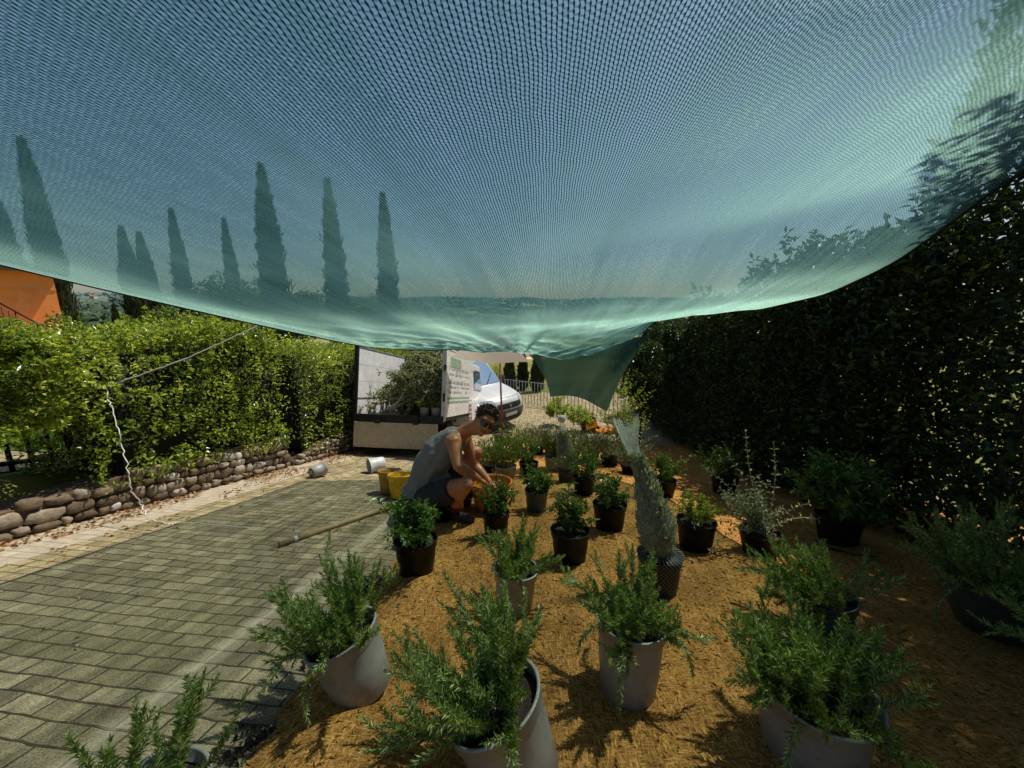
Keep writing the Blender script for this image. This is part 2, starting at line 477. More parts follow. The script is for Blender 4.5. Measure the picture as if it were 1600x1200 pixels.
M_cyp = mat_leaf('cypress_leaf', [(0.0, (0.012, 0.026, 0.010)), (0.6, (0.03, 0.055, 0.018)), (1.0, (0.06, 0.09, 0.03))], 0.6, 0.15)
M_treeleaf = mat_leaf('tree_leaf', [(0.0, (0.03, 0.055, 0.014)), (0.6, (0.07, 0.11, 0.025)), (1.0, (0.13, 0.17, 0.05))], 0.5, 0.3)
M_bark = mat_plain('bark', (0.12, 0.085, 0.055), 0.9, var=0.4, scale=20, bump=0.7)
M_grass = mat_leaf('lawn_blade', [(0.0, (0.06, 0.14, 0.015)), (1.0, (0.17, 0.30, 0.04))], 0.5, 0.4)
M_lawn = mat_plain('lawn_soil', (0.09, 0.17, 0.03), 0.9, var=0.4, scale=12, bump=0.5)
M_ironblack = mat_plain('black_iron', (0.012, 0.012, 0.013), 0.45, 0.3, var=0.3, bump=0.1)
M_orange = mat_plain('orange_render', (0.85, 0.29, 0.075), 0.85, var=0.16, scale=1.1, bump=0.2, dirt=(0.80, 0.38, 0.16))
M_tile = mat_plain('roof_tile', (0.42, 0.20, 0.13), 0.8, var=0.3, scale=6, bump=0.3)
M_eave = mat_plain('eave_wood', (0.10, 0.05, 0.03), 0.7)
M_cream = mat_plain('cream_render', (0.55, 0.45, 0.32), 0.85)

# ------------------------------------------------------------------ terrain to the horizon
def terr(x, y):
    x = np.asarray(x, float); y = np.asarray(y, float)
    s = along(x, y); a = across(x, y); r = np.hypot(x, y)
    z = gz(x, y) - 0.035
    z = z + 0.36 * (1 - smooth(-4.25, -3.95, a))
    z = np.where(s < -6, gz(RX * -6, RY * -6) - 0.035, z)
    v = smooth(15, 110, s)
    z = z * (1 - v) - 15 * v
    lat = smooth(40, 140, np.abs(a)); z = z * (1 - lat) - 9 * lat
    h = smooth(140, 1700, r) * 34
    wav = (np.sin(x * 0.0061 + 1.3) * np.cos(y * 0.0047) * 0.5 + np.sin(x * 0.0023 + y * 0.0031) * 0.7 + 0.25 * np.sin(x * 0.017 + y * 0.004)) * 6 * smooth(200, 900, r)
    return z + h + wav


g1 = np.sinh(np.linspace(-7.0, 7.0, 261)) / math.sinh(7.0) * 3500
gx, gy = np.meshgrid(g1, g1, indexing='ij')
mb = MB().grid(np.stack([gx, gy, terr(gx, gy)], -1).transpose(1, 0, 2))
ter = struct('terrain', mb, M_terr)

# road sheet
ss = np.concatenate([np.arange(-3, 12, 0.15), np.arange(12, 14.6, 0.5)]); aa = np.concatenate([np.linspace(-3.8, -0.6, 22), np.linspace(-0.4, 5, 10)])
sg, ag = np.meshgrid(ss, aa, indexing='ij')
x, y = from_sa(sg, ag); lump = 0.008 * np.sin(sg * 2.3 + ag) * np.cos(ag * 1.7)
road = struct('driveway', MB().grid(np.stack([x, y, gz(x, y) + lump], -1)[:, ::-1], np.stack([ag, sg], -1)[:, ::-1]), M_road)
for p in road.data.polygons: pass

# level road crossing at the bottom of the drive (bright, sunlit)
# ------------------------------------------------------------------ planting bed
edge_px = [(350, 1290), (385, 1195), (442, 1112), (520, 1010), (598, 905), (640, 845), (675, 805), (712, 770), (735, 735), (765, 705), (800, 690)]
E = np.array([ground(*e)[0] for e in edge_px]); ES = along(E[:, 0], E[:, 1]); EA = across(E[:, 0], E[:, 1])
o = np.argsort(ES); ES = ES[o]; EA = EA[o]
print('bed edge s,a:', [(round(a, 2), round(b, 2)) for a, b in zip(ES, EA)])
def bed_edge(s): return np.interp(s, np.concatenate([[-2], ES]), np.concatenate([[EA[0] - 0.05], EA]))
def bed_lift(s, a):
    d = a - bed_edge(s)
    n = 0.014 * np.sin(s * 5.1 + a * 2.2) + 0.011 * np.sin(a * 7.3 - s * 3.1) + 0.006 * np.sin(s * 17 + a * 13)
    return 0.008 + 0.05 * smooth(0.0, 0.22, d) + n * smooth(0.02, 0.25, d)
def bed_z(x, y):
    s, a = along(x, y), across(x, y)
    e = bed_edge(s)
    on = (a > e) & (s < ES[-1])
    return gz(x, y) + np.where(on, bed_lift(s, a), 0.004)
bs = np.linspace(-1.5, ES[-1], 150); bu = np.linspace(0, 1, 120) ** 1.2
P = np.zeros((len(bs), len(bu), 3))
for i, s in enumerate(bs):
    e = bed_edge(s) + 0.015 * math.sin(s * 23) + 0.01 * math.sin(s * 51)
    a = e + bu * (4.2 - e)
    x, y = from_sa(s, a); P[i] = np.stack([x, y, gz(x, y) + bed_lift(s, a)], -1)
struct('planting_bed', MB().grid(P[:, ::-1]), M_coir)

# loose coir fibres on the bed near the camera
k = 42000
s = rng.uniform(0.1, 3.4, k) ** 1.0; a = rng.uniform(-1.1, 2.4, k)
keep = a > bed_edge(s) + 0.02; s, a = s[keep], a[keep]; k = len(s)
x, y = from_sa(s, a)
base = np.stack([x, y, gz(x, y) + bed_lift(s, a) - 0.002], -1)
th = rng.uniform(0, 6.283, k); D = np.stack([np.cos(th), np.sin(th), rng.uniform(-0.1, 0.28, k)], -1)
mbf = MB().leaves(base, D, np.tile([0, 0, 1.0], (k, 1)) + 0.3 * rdir(k), rng.uniform(0.010, 0.034, k), rng.uniform(0.0008, 0.0016, k), 0.0, 0.25)
M_fibre = mat_leaf('coir_fibre', [(0, (0.14, 0.07, 0.018)), (0.6, (0.44, 0.25, 0.07)), (1, (0.75, 0.54, 0.22))], 0.6, 0.2)
stuff('coir_fibres', mbf, M_fibre, 'loose orange brown fibres of the coir mat lying over the planting bed', 'fibres')

# dark earth showing along the bed's edge
k = 5200; s = rng.uniform(0.1, 3.0, k); a = bed_edge(s) + rng.normal(-0.03, 0.045, k)
x, y = from_sa(s, a); mbd = MB()
for i in range(k):
    if mnoise.noise((s[i] * 2.6, 3.1, 0)) < -0.02: continue
    r = abs(rng.normal(0.0, 0.004)) + 0.002
    q = rng.normal(size=(6, 3)) * 0.15
    v = (np.array([[1, 0, 0], [-1, 0, 0], [0, 1, 0], [0, -1, 0], [0, 0, .7], [0, 0, -.7]]) + q) * r + [x[i], y[i], gz(x[i], y[i]) + 0.006]
    mbd.add(v, [np.array([[0, 2, 4], [2, 1, 4], [1, 3, 4], [3, 0, 4], [2, 0, 5], [1, 2, 5], [3, 1, 5], [0, 3, 5]])])
M_earth = mat_plain('dark_earth', (0.035, 0.027, 0.02), 0.95, var=0.5, scale=30)
stuff('earth_crumbs', mbd, M_earth, 'dark crumbs of earth spilled along the edge of the planting bed', 'earth')

# fallen leaves in the gutter
k = 2600; s = rng.uniform(1.0, 8.5, k); a = -3.72 + np.abs(rng.normal(0, 0.24, k))
dens = np.array([mnoise.noise((q * 1.7, w * 3, 0.4)) for q, w in zip(s, a)]); kp = dens > -0.18
s, a = s[kp], a[kp]; k = len(s); x, y = from_sa(s, a)
th = rng.uniform(0, 6.28, k); D = np.stack([np.cos(th), np.sin(th), rng.uniform(-0.1, 0.3, k)], -1)
mbl = MB().leaves(np.stack([x, y, gz(x, y) + 0.012], -1), D, np.tile([0, 0, 1.0], (k, 1)) + 0.5 * rdir(k), rng.uniform(0.02, 0.05, k), rng.uniform(0.010, 0.024, k), 0.25, 0.15)
M_dead = mat_leaf('dry_leaf', [(0, (0.12, 0.05, 0.02)), (0.5, (0.33, 0.16, 0.06)), (1, (0.50, 0.32, 0.15))], 0.7, 0.2)
stuff('fallen_leaves', mbl, M_dead, 'dry brown fallen leaves gathered in the gutter below the stone wall', 'fallen leaves')
# crumbs and odd leaves on the pavers and the mat
k = 260; s = rng.uniform(0.6, 6, k); a = rng.uniform(-3.0, 1.3, k); x, y = from_sa(s, a)
th = rng.uniform(0, 6.28, k); D = np.stack([np.cos(th), np.sin(th), rng.uniform(-0.05, 0.3, k)], -1)
mbl = MB().leaves(np.stack([x, y, bed_z(x, y) + 0.006], -1), D, np.tile([0, 0, 1.0], (k, 1)) + 0.5 * rdir(k), rng.uniform(0.008, 0.03, k), rng.uniform(0.006, 0.014, k), 0.3, 0.15)
M_scrap = mat_leaf('leaf_scrap', [(0, (0.03, 0.025, 0.018)), (0.6, (0.16, 0.11, 0.05)), (1, (0.55, 0.48, 0.36))], 0.7, 0.1)
stuff('leaf_scraps', mbl, M_scrap, 'small dry leaf scraps scattered over the pavers and the coir mat', 'leaf scraps')

# ------------------------------------------------------------------ stone walls by the drive
def stone_wall(s0, s1, top, a_face, label, rows_h, wmean, seed):
    r = np.random.default_rng(seed)
    root_x, root_y = from_sa(s0, a_face)
    t = thing('stone_wall', label, 'wall', (root_x, root_y, float(gz(root_x, root_y))), 'stone walls beside the driveway')
    base = np.array(t.location)
    n = 24; core = MB(); sv = np.linspace(s0, s1, n); prof = []
    for s in sv:
        b = gz(*from_sa(s, a_face)); tp = b + top(s)
        prof.append([(a_face - 0.03, b - 0.2), (a_face - 0.03, tp - 0.03), (a_face - 0.34, tp - 0.03), (a_face - 0.34, b - 0.2)])
    G = np.array([[[*from_sa(s, a), z] for a, z in pr] for s, pr in zip(sv, prof)]) - base
    core.grid(G, closed=True)
    for e in (0, n - 1): core.f.append(np.array([[e * 4 + j for j in range(4)]])); core.m.append(np.array([0]))
    obj('mortar', core, M_mortar, t, False)
    st = MB(); zrow = 0.02
    while zrow < 0.6:
        h = r.uniform(*rows_h); s = s0 + r.uniform(0, 0.05)
        while s < s1 - 0.03:
            w = min(np.clip(wmean * math.exp(r.normal(-0.15, 0.4)), h * 0.8, h * 2.4), s1 - s + 0.02)
            if zrow + h * 0.7 < top(s + w / 2):
                hh = min(h, top(s + w / 2) - zrow + 0.02) * r.uniform(0.78, 1.08)
                x_, y_ = from_sa(s + w / 2, a_face - 0.03 + r.uniform(-0.01, 0.012))
                th = math.atan(SLOPE); cz = gz(x_, y_) + zrow + hh / 2 + r.normal(0, 0.008)
                ax = np.array([RX * math.cos(th), RY * math.cos(th), -math.sin(th)]); nx = np.array([RY, -RX, 0]); uz = np.cross(nx, ax)
                uz = uz if uz[2] > 0 else -uz
                n_ = 9; tt = np.linspace(0.02, math.pi - 0.02, n_); ph = np.arange(14) * math.pi / 7
                Q = np.stack([np.sin(tt)[:, None] * np.cos(ph), np.sin(tt)[:, None] * np.sin(ph), np.repeat(np.cos(tt)[:, None], 14, 1)], -1)
                Q = np.sign(Q) * np.abs(Q) ** r.uniform(0.45, 0.75, 3); o3 = r.uniform(0, 50, 3)
                dn_ = np.array([[mnoise.noise(tuple(q * 1.5 + o3)) + 0.5 * mnoise.noise(tuple(q * 3.7 + o3)) for q in row] for row in Q]); Q = Q * (1 + 0.26 * dn_[..., None])
                ra = r.normal(0, 0.14); Q = Q @ np.array([[math.cos(ra), 0, math.sin(ra)], [0, 1, 0], [-math.sin(ra), 0, math.cos(ra)]])
                Q = Q * [w * 0.50, r.uniform(0.035, 0.06), hh * 0.52]
                Wd = Q @ np.stack([ax, nx, uz]) + [x_, y_, cz] - base
                st.grid(Wd, closed=True)
            s += w + 0.008
        zrow += h + 0.006
    obj('stones', st, M_stone, t, True)
    return t


stone_wall(1.1, 4.68, lambda s: float(np.interp(s, [1.1, 2.0, 3.0, 4.6], [0.16, 0.24, 0.38, 0.47])), -3.74,
           'low wall of rounded fieldstones under the near hedge', (0.06, 0.12), 0.14, 3)
stone_wall(4.75, 10.2, lambda s: float(np.interp(s, [4.75, 5.6, 7.0, 10.2], [0.10, 0.30, 0.48, 0.5])), -3.70,
           'wall of thin flat stones starting low beyond the notch and running down past the truck', (0.04, 0.075), 0.12, 4)

# ------------------------------------------------------------------ hedges
def hedge(name, label, s0, s1, a0, a1, bot, top, n, L, Wd, mat, core=True, nstem=0, seed=0, shell=0.28, bumpy=0.10, group=None):
    r = np.random.default_rng(seed)
    cx_, cy_ = from_sa((s0 + s1) / 2, (a0 + a1) / 2)
    t = thing(name, label, 'hedge', (cx_, cy_, float(gz(cx_, cy_))), group); base = np.array(t.location)
    s = r.uniform(s0, s1, n); uu = r.uniform(0, 1, n); vv = r.uniform(0, 1, n)
    # bias to the outer shell
    out = r.uniform(0, 1, n) < 0.75
    side = r.integers(0, 3, n)
    uu = np.where(out & (side == 0), 1 - np.abs(r.normal(0, shell * 0.5, n)), uu)
    vv = np.where(out & (side == 1), 1 - np.abs(r.normal(0, shell * 0.35, n)), vv)
    uu = np.where(out & (side == 2), np.abs(r.normal(0, shell * 0.5, n)), uu)
    uu = np.clip(uu, 0, 1); vv = np.clip(vv, 0, 1)
    a = a0 + uu * (a1 - a0)
    if a0 < 0: a = np.where((s < 2.5) & (s1 < 5), a1 + (a - a1) * 0.5, a)      # the hedge is thin where the railing shows
    x, y = from_sa(s, a); g = gz(x, y)
    zb = np.array([bot(q) for q in s]); zt = np.array([top(q) for q in s])
    bn = np.array([0.6 * mnoise.noise((q * 1.9, w * 2.0, e * 2.6)) + 0.9 * mnoise.noise((q * 5.5, w * 6, e * 7.0)) for q, w, e in zip(s, a, vv)])
    z = zb + vv * (zt - zb)
    cvec = np.stack([np.full(n, 0.0), np.full(n, 0.0), np.full(n, 1.0)], -1)
    # bumps push the shell in and out
    outn = (uu - 0.5) * 2
    a = a + bn * bumpy * np.sign(outn) * np.abs(outn); z = z + bn * bumpy * vv * 1.3
    x, y = from_sa(s, a)
    Pn = np.stack([x, y, z], -1)
    kp = bn > (-0.30 if core else -0.6)
    Pn = Pn[kp]; m = len(Pn); on = outn[kp]; vk = vv[kp]
    outw = np.stack([RY * on, -RX * on, 0.35 + 0.9 * vk ** 2], -1)
    D = unit(unit(outw) * 0.75 + rdir(m) * 0.85); N = unit(unit(outw) * 0.7 + np.array([0, 0, 0.8]) + rdir(m) * 0.6)
    fol = MB().leaves(Pn - base, D, N, L * r.uniform(0.6, 1.25, m), Wd * r.uniform(0.7, 1.2, m), 0.18, 0.12)
    obj('foliage', fol, mat, t, False)
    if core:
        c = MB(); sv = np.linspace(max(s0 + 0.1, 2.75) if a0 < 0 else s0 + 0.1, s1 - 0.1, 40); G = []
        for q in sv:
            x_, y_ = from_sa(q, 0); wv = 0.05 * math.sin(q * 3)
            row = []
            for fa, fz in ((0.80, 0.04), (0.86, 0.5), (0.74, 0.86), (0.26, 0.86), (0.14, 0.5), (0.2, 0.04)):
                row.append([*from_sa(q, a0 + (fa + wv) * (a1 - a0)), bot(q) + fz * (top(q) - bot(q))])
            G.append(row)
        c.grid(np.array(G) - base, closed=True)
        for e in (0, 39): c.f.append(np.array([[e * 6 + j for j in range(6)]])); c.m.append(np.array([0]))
        obj('shade_core', c, M_core, t, True)  # solid dark core added to block light passing through the leaves
    for i in range(nstem):
        q = s0 + (i + 0.5) * (s1 - s0) / nstem + r.normal(0, 0.12); am = a0 + r.uniform(0.3, 0.7) * (a1 - a0)
        pts = []; x_, y_ = from_sa(q, am); zz = gz(x_, y_) - 0.05
        for j in range(7):
            pts.append([x_, y_, zz]); zz += (top(q) - gz(x_, y_)) / 7.5
            x_ += r.normal(0, 0.05); y_ += r.normal(0, 0.05)
        obj('trunk', MB().tube(np.array(pts) - base, np.linspace(0.04, 0.012, 7), 7), M_bark, t)
    return t


def gzl(s): return float(gz(*from_sa(s, -4.0)))
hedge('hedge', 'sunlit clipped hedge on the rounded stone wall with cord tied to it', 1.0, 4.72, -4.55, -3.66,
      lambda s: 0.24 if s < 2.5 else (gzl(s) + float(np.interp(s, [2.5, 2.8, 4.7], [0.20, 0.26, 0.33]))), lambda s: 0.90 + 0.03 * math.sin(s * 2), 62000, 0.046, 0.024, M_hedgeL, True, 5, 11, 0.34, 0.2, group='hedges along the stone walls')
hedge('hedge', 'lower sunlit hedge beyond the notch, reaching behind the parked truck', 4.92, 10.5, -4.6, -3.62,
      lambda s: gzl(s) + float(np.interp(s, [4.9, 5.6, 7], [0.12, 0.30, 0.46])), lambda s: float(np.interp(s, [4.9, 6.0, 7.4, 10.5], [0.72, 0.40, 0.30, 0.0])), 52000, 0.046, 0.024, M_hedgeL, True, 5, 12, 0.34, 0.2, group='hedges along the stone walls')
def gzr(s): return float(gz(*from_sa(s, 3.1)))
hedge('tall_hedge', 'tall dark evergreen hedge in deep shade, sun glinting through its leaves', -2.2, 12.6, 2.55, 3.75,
      lambda s: gzr(s) + 0.12, lambda s: gzr(s) + float(np.interp(s, [-2, 2.9, 3.5, 9.7], [4.9, 4.9, 2.75, 2.7])) + 0.16 * math.sin(s * 2.7) + 0.07 * math.sin(s * 7), 240000, 0.080, 0.042, M_hedgeR, False, 14, 13, 0.5, 0.26)  # unseen near stretch made taller to cast shade over the bed

# ------------------------------------------------------------------ iron railing at the near hedge
def iron_fence(label, pts, h, sp_, r, mat, name='iron_railing', top_rail=True, group=None):
    p0, p1 = np.array(pts[0], float), np.array(pts[1], float)
    t = thing(name, label, 'railing', p0, group); d = p1 - p0; L = np.linalg.norm(d[:2]); n = int(L / sp_)
    up = np.array([0, 0, 1.0])
    for z in ((0.08, h - 0.02) if top_rail else (0.08,)):
        obj('rail', MB().tube([up * z, d + up * z], r * 1.25, 6), mat, t)
    for i in range(n + 1):
        q = d * (i / n); obj('baluster', MB().tube([q + up * 0.0, q + up * h], r, 6), mat, t)
    return t


f0 = np.array([*from_sa(1.75, -4.62), 0]); f1 = np.array([*from_sa(3.2, -4.62), 0])
f0[2] = terr(f0[0], f0[1]) + 0.02; f1[2] = terr(f1[0], f1[1]) + 0.02
iron_fence('black iron railing with thin bars beneath the near hedge', (f0, f1), 1.0, 0.125, 0.017, M_ironblack)

# lawn and pale path beyond the railing
aa = np.linspace(-13, -5.3, 24); s_ = np.linspace(3.4, 10.0, 22); sg, ag = np.meshgrid(s_, aa, indexing='ij'); x, y = from_sa(sg, ag)
struct('lawn', MB().grid(np.stack([x, y, terr(x, y) + 0.02], -1)[:, ::-1]), M_lawn)
k = 16000; s = rng.uniform(3.4, 7.0, k); a = rng.uniform(-9.5, -5.3, k); x, y = from_sa(s, a)
D = unit(np.stack([rng.normal(0, .35, k), rng.normal(0, .35, k), np.ones(k)], -1))
stuff('lawn_grass', MB().leaves(np.stack([x, y, terr(x, y) + 0.02], -1), D, rdir(k), rng.uniform(0.04, 0.09, k), 0.006, 0.1, 0.2), M_grass, 'bright green lawn grass seen through the iron railing', 'grass')
sg, ag = np.meshgrid(np.linspace(0.2, 3.36, 10), np.linspace(-9, -4.72, 14), indexing='ij'); x, y = from_sa(sg, ag)
struct('garden_path', MB().grid(np.stack([x, y, terr(x, y) + 0.014], -1)[:, ::-1], np.stack([ag + 10, sg], -1)[:, ::-1]), M_road)

# ------------------------------------------------------------------ trees
def cypress(label, px_top, d, wpx, leaves=5200, seed=1, group='cypress trees beyond the hedge', base_y=None):
    tp = at(px_top[0], px_top[1], d); bz = float(terr(tp[0], tp[1])) - 0.05
    H = tp[2] - bz; R = wpx * 0.86 / FPX * d / 2
    r = np.random.default_rng(seed)
    t = thing('cypress_tree', label, 'tree', (tp[0], tp[1], bz), group)
    obj('trunk', MB().tube([[0, 0, 0], [0, 0, H * 0.5], [0, 0, H * 0.9]], [R * 0.22, R * 0.15, 0.02], 7), M_bark, t)
    h = r.uniform(0.0, 1, leaves) ** 0.8; ph = r.uniform(0, 6.283, leaves)
    pr = np.interp(h, [0, 0.05, 0.25, 0.6, 0.85, 1.0], [0.55, 0.85, 1.0, 0.78, 0.40, 0.05])
    lump = 1 + 0.16 * np.sin(ph * 3 + h * 19 + seed) + 0.13 * np.sin(ph * 5 - h * 41 + seed * 2) + 0.10 * np.sin(ph * 2 + h * 67) + np.where(r.uniform(0, 1, leaves) < 0.06, 0.28, 0)
    rr = R * pr * lump * r.uniform(0.72, 1.03, leaves)
    z = 0.06 * H + h * 0.94 * H
    P = np.stack([rr * np.cos(ph), rr * np.sin(ph), z], -1)
    D = unit(np.stack([np.cos(ph) * 0.3, np.sin(ph) * 0.3, np.full(leaves, 1.0)], -1) + 0.35 * rdir(leaves))
    N = unit(np.stack([np.cos(ph), np.sin(ph), np.full(leaves, 0.2)], -1) + 0.4 * rdir(leaves))
    L = H * 0.026 + 0.10
    crown = MB().leaves(P - D * L * 0.3, D, N, L * r.uniform(0.6, 1.3, leaves), R * 0.20, 0.2, 0.0)
    hh = np.linspace(0.07, 0.97, 14); cr = np.interp(hh, [0, 0.05, 0.25, 0.6, 0.85, 1.0], [0.55, 0.85, 1.0, 0.78, 0.40, 0.05]) * R * 0.74
    crown.lathe(np.stack([cr, hh * H], -1), 12, cap=True)
    obj('crown', crown, M_cyp, t, False)
    return t


cyps = [('dark cypress cut off at the edge of the view above the orange house', (-18, 290), 16, 46), ('tall cypress standing right beside the orange house corner', (34, 222), 16, 42),
        ('slim cypress, first of a close pair left of the middle of the hedge', (189, 358), 22, 33), ('slim cypress, second and shorter of the close pair', (217, 366), 24, 31),
        ('narrow cypress between the close pair and the bushy tree', (267, 330), 25, 28), ('short slender cypress rising out of the round bushy tree', (350, 345), 30, 24),
        ('broadest and tallest cypress seen through the middle of the net', (407, 262), 20, 46), ('tall cypress in the net, second from the truck', (511, 284), 21, 38),
        ('cypress in the net nearest to the truck, with a side shoot', (598, 306), 21, 35), ('tiny far cypress in the gap of open view above the hedge', (177, 476), 36, 14)]
for i, (lab, tp, d, w) in enumerate(cyps): cypress(lab, tp, d, w, seed=20 + i)
for i, (lab, tp, d, w) in enumerate([('dark cypress behind the street fence, nearest the van', (796, 556), 14.5, 21), ('dark cypress behind the street fence, middle one of three', (817, 553), 15.2, 19),
                                     ('dark cypress behind the street fence, half covered by the net flap', (840, 552), 14.8, 22)]):
    cypress(lab, tp, d, w, seed=50 + i, group='cypress trees behind the street fence')


def round_tree(name, label, c, R, n, mat, leaf=0.16, seed=0, trunk=True, group=None, zbase=None, clumps=26):
    r = np.random.default_rng(seed); c = np.array(c, float); bz = float(terr(c[0], c[1])) if zbase is None else zbase
    t = thing(name, label, 'tree', (c[0], c[1], bz), group); off = np.array([0, 0, c[2] - bz]); R = np.array(R, float)
    cc = rdir_r(r, clumps) * r.uniform(0.35, 0.85, (clumps, 1)) * R; cr = R.mean() * r.uniform(0.22, 0.42, clumps)
    idx = r.integers(0, clumps, n); dd = unit(r.normal(size=(n, 3)))
    P = cc[idx] + dd * cr[idx][:, None] * r.uniform(0.6, 1.05, (n, 1))
    D = unit(dd + 0.8 * unit(r.normal(size=(n, 3))) + [0, 0, -0.2]); N = unit(dd + [0, 0, 0.8] + 0.4 * r.normal(size=(n, 3)))
    obj('crown', MB().leaves(P + off, D, N, leaf * r.uniform(0.6, 1.3, n), leaf * 0.5, 0.2, 0.15), mat, t, False)
    if trunk:
        obj('trunk', MB().tube([[0, 0, -0.1], [R[0] * .03, 0, off[2] * .5], [0, R[0] * .04, off[2]], [0, 0, off[2] + R[2] * .6]], np.array([.07, .06, .045, .015]) * R.mean(), 7), M_bark, t)
        for i in range(5):
            e = cc[i] * 0.9
            obj('limb', MB().tube([off * 0.6, off * 0.8 + e * 0.4 * [1, 1, .5], off + e], np.array([.035, .025, .008]) * R.mean(), 6), M_bark, t)
    return t
def rdir_r(r, k): return unit(r.normal(size=(k, 3)))


round_tree('broad_tree', 'round bushy tree behind the hedge, seen dimly through the net', at(368, 478, 26), (3.0, 2.2, 2.0), 5200, M_treeleaf, 0.26, 3, group='bushy trees beyond the hedge')
round_tree('broad_tree', 'low bushy tree between the two cypresses nearest the truck', at(470, 492, 24), (2.2, 1.8, 1.5), 3600, M_treeleaf, 0.24, 4, group='bushy trees beyond the hedge')
round_tree('broad_tree', 'low dark tree just right of the open view over the hedge', at(275, 512, 21), (1.3, 1.2, 0.9), 2400, M_treeleaf, 0.2, 5, group='bushy trees beyond the hedge')
round_tree('broad_tree', 'wide tree behind the truck cab, mostly hidden by the net', at(585, 500, 30), (3.4, 2.0, 1.6), 4200, M_treeleaf, 0.28, 6, group='bushy trees beyond the hedge')

# far woods on the hills: one mass
k = 9500; th = rng.uniform(-1.0, 0.5, k); rr = 230 * np.exp(rng.uniform(0, 2.0, k)); x = rr * np.sin(th); y = rr * np.cos(th)
dn = np.array([mnoise.noise((q * 0.012, w * 0.012, 0)) for q, w in zip(x, y)]); kp = dn > 0.0
x, y, rr = x[kp], y[kp], rr[kp]; wm = MB()
for xi, yi, ri in zip(x, y, rr):
    h = rng.uniform(1.8, 4.0) * (1 + ri / 1500); z = float(terr(xi, yi))
    n_ = 5; tt = np.array([0.1, 0.8, 1.5, 2.2, 2.9]); ph = np.arange(7) * 6.283 / 7
    Q = np.stack([np.sin(tt)[:, None] * np.cos(ph), np.sin(tt)[:, None] * np.sin(ph), np.repeat(np.cos(tt)[:, None], 7, 1)], -1) * (1 + 0.22 * rng.normal(size=(5, 7, 1))) * [h * .8, h * .8, h * .6]
    wm.grid(Q[::-1] + [xi, yi, z + h * 0.35], closed=True)
def _woods():
    t = NT('far_woods'); g = t.n('NewGeometry'); c = t.ramp(g.outputs['Random Per Island'], [(0, (0.03, 0.055, 0.022)), (1, (0.085, 0.12, 0.045))]).outputs[0]
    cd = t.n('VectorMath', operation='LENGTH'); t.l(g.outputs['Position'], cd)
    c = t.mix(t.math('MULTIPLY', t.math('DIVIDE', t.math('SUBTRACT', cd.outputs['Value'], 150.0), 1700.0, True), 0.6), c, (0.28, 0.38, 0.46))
    return t.done(t.bsdf(c, 0.95, spec=0.05))
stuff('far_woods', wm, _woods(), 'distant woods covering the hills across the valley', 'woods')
fh = [((150, 482), 620), ((118, 474), 1100), ((190, 472), 1200)]
for i, ((px, py), d) in enumerate(fh):
    p = at(px, py, d); z = float(terr(p[0], p[1])); w = 7
    t = thing('farmhouse', ['pale farmhouse among the woods of the far valley', 'tiny white house on the ridge nearest the orange house', 'tiny white house on the ridge nearest the cypress pair', 'lone pale farmhouse low on the slope by the tiny cypress', 'small white house at the middle of the far ridge'][i], 'house', (p[0], p[1], z), 'far farmhouses')
    obj('walls', MB().box((0, 0, 2.25), (w, 6, 4.5)), M_cream, t, False)
    rf = MB(); rf.add([[-w / 2 - .4, -3.4, 4.51], [w / 2 + .4, -3.4, 4.51], [w / 2 + .4, 3.4, 4.51], [-w / 2 - .4, 3.4, 4.51], [-w / 2 - .4, 0, 6], [w / 2 + .4, 0, 6]], [np.array([[0, 1, 5, 4], [2, 3, 4, 5], [3, 2, 1, 0]]), np.array([[0, 4, 3], [1, 2, 5]])])
    obj('roof', rf, M_tile, t, False)

# ------------------------------------------------------------------ orange house and its stair railing
hc = at(91, 470, 14); tz = at(82, 426, 14)[2]
hb = float(terr(hc[0], hc[1])) - 0.3
hs = thing('orange_house', 'orange rendered house with outside stair beyond the near hedge', 'house', M=Matrix.Translation((hc[0], hc[1], hb)) @ Matrix.Rotation(math.radians(54), 4, 'Z'))
Hh = tz - hb
w = MB(); w.box((-4.0, 2.5, Hh / 2), (8, 5, Hh)); obj('walls', w, M_orange, hs, False)
rf = MB(); a_ = 0.32; w0 = np.array([[-8.3, -a_, Hh + .003], [a_ - .1, -a_, Hh + .003], [a_ - .1, 5 + a_, Hh + .003], [-8.3, 5 + a_, Hh + .003]])
rf.add(np.concatenate([w0, w0 + [0, 0, 0.1], [[-8.3, 2.5, Hh + .2], [a_ - .1, 2.5, Hh + .2]]]), [np.array([[3, 2, 1, 0], [0, 1, 5, 4], [2, 3, 7, 6], [4, 5, 9, 8], [6, 7, 8, 9]]), np.array([[5, 6, 9], [7, 4, 8]]), np.array([[1, 2, 6, 5], [3, 0, 4, 7]])])
obj('roof', rf, M_tile, hs, False)
obj('eave_board', MB().box((-4.1, -a_ - 0.018, Hh + 0.05), (8.4, 0.03, 0.14)), M_eave, hs, False)
# string course (a faint change of tone in the render)
obj('gable_band', MB().box((-4.0, -0.012, Hh - 0.62), (8.02, 0.02, 0.05)), M_orange, hs, False)
wd = MB().box((-2.9, -0.02, Hh - 1.5), (0.9, 0.05, 1.2)); wo = obj('window', wd, M_eave, hs, False)
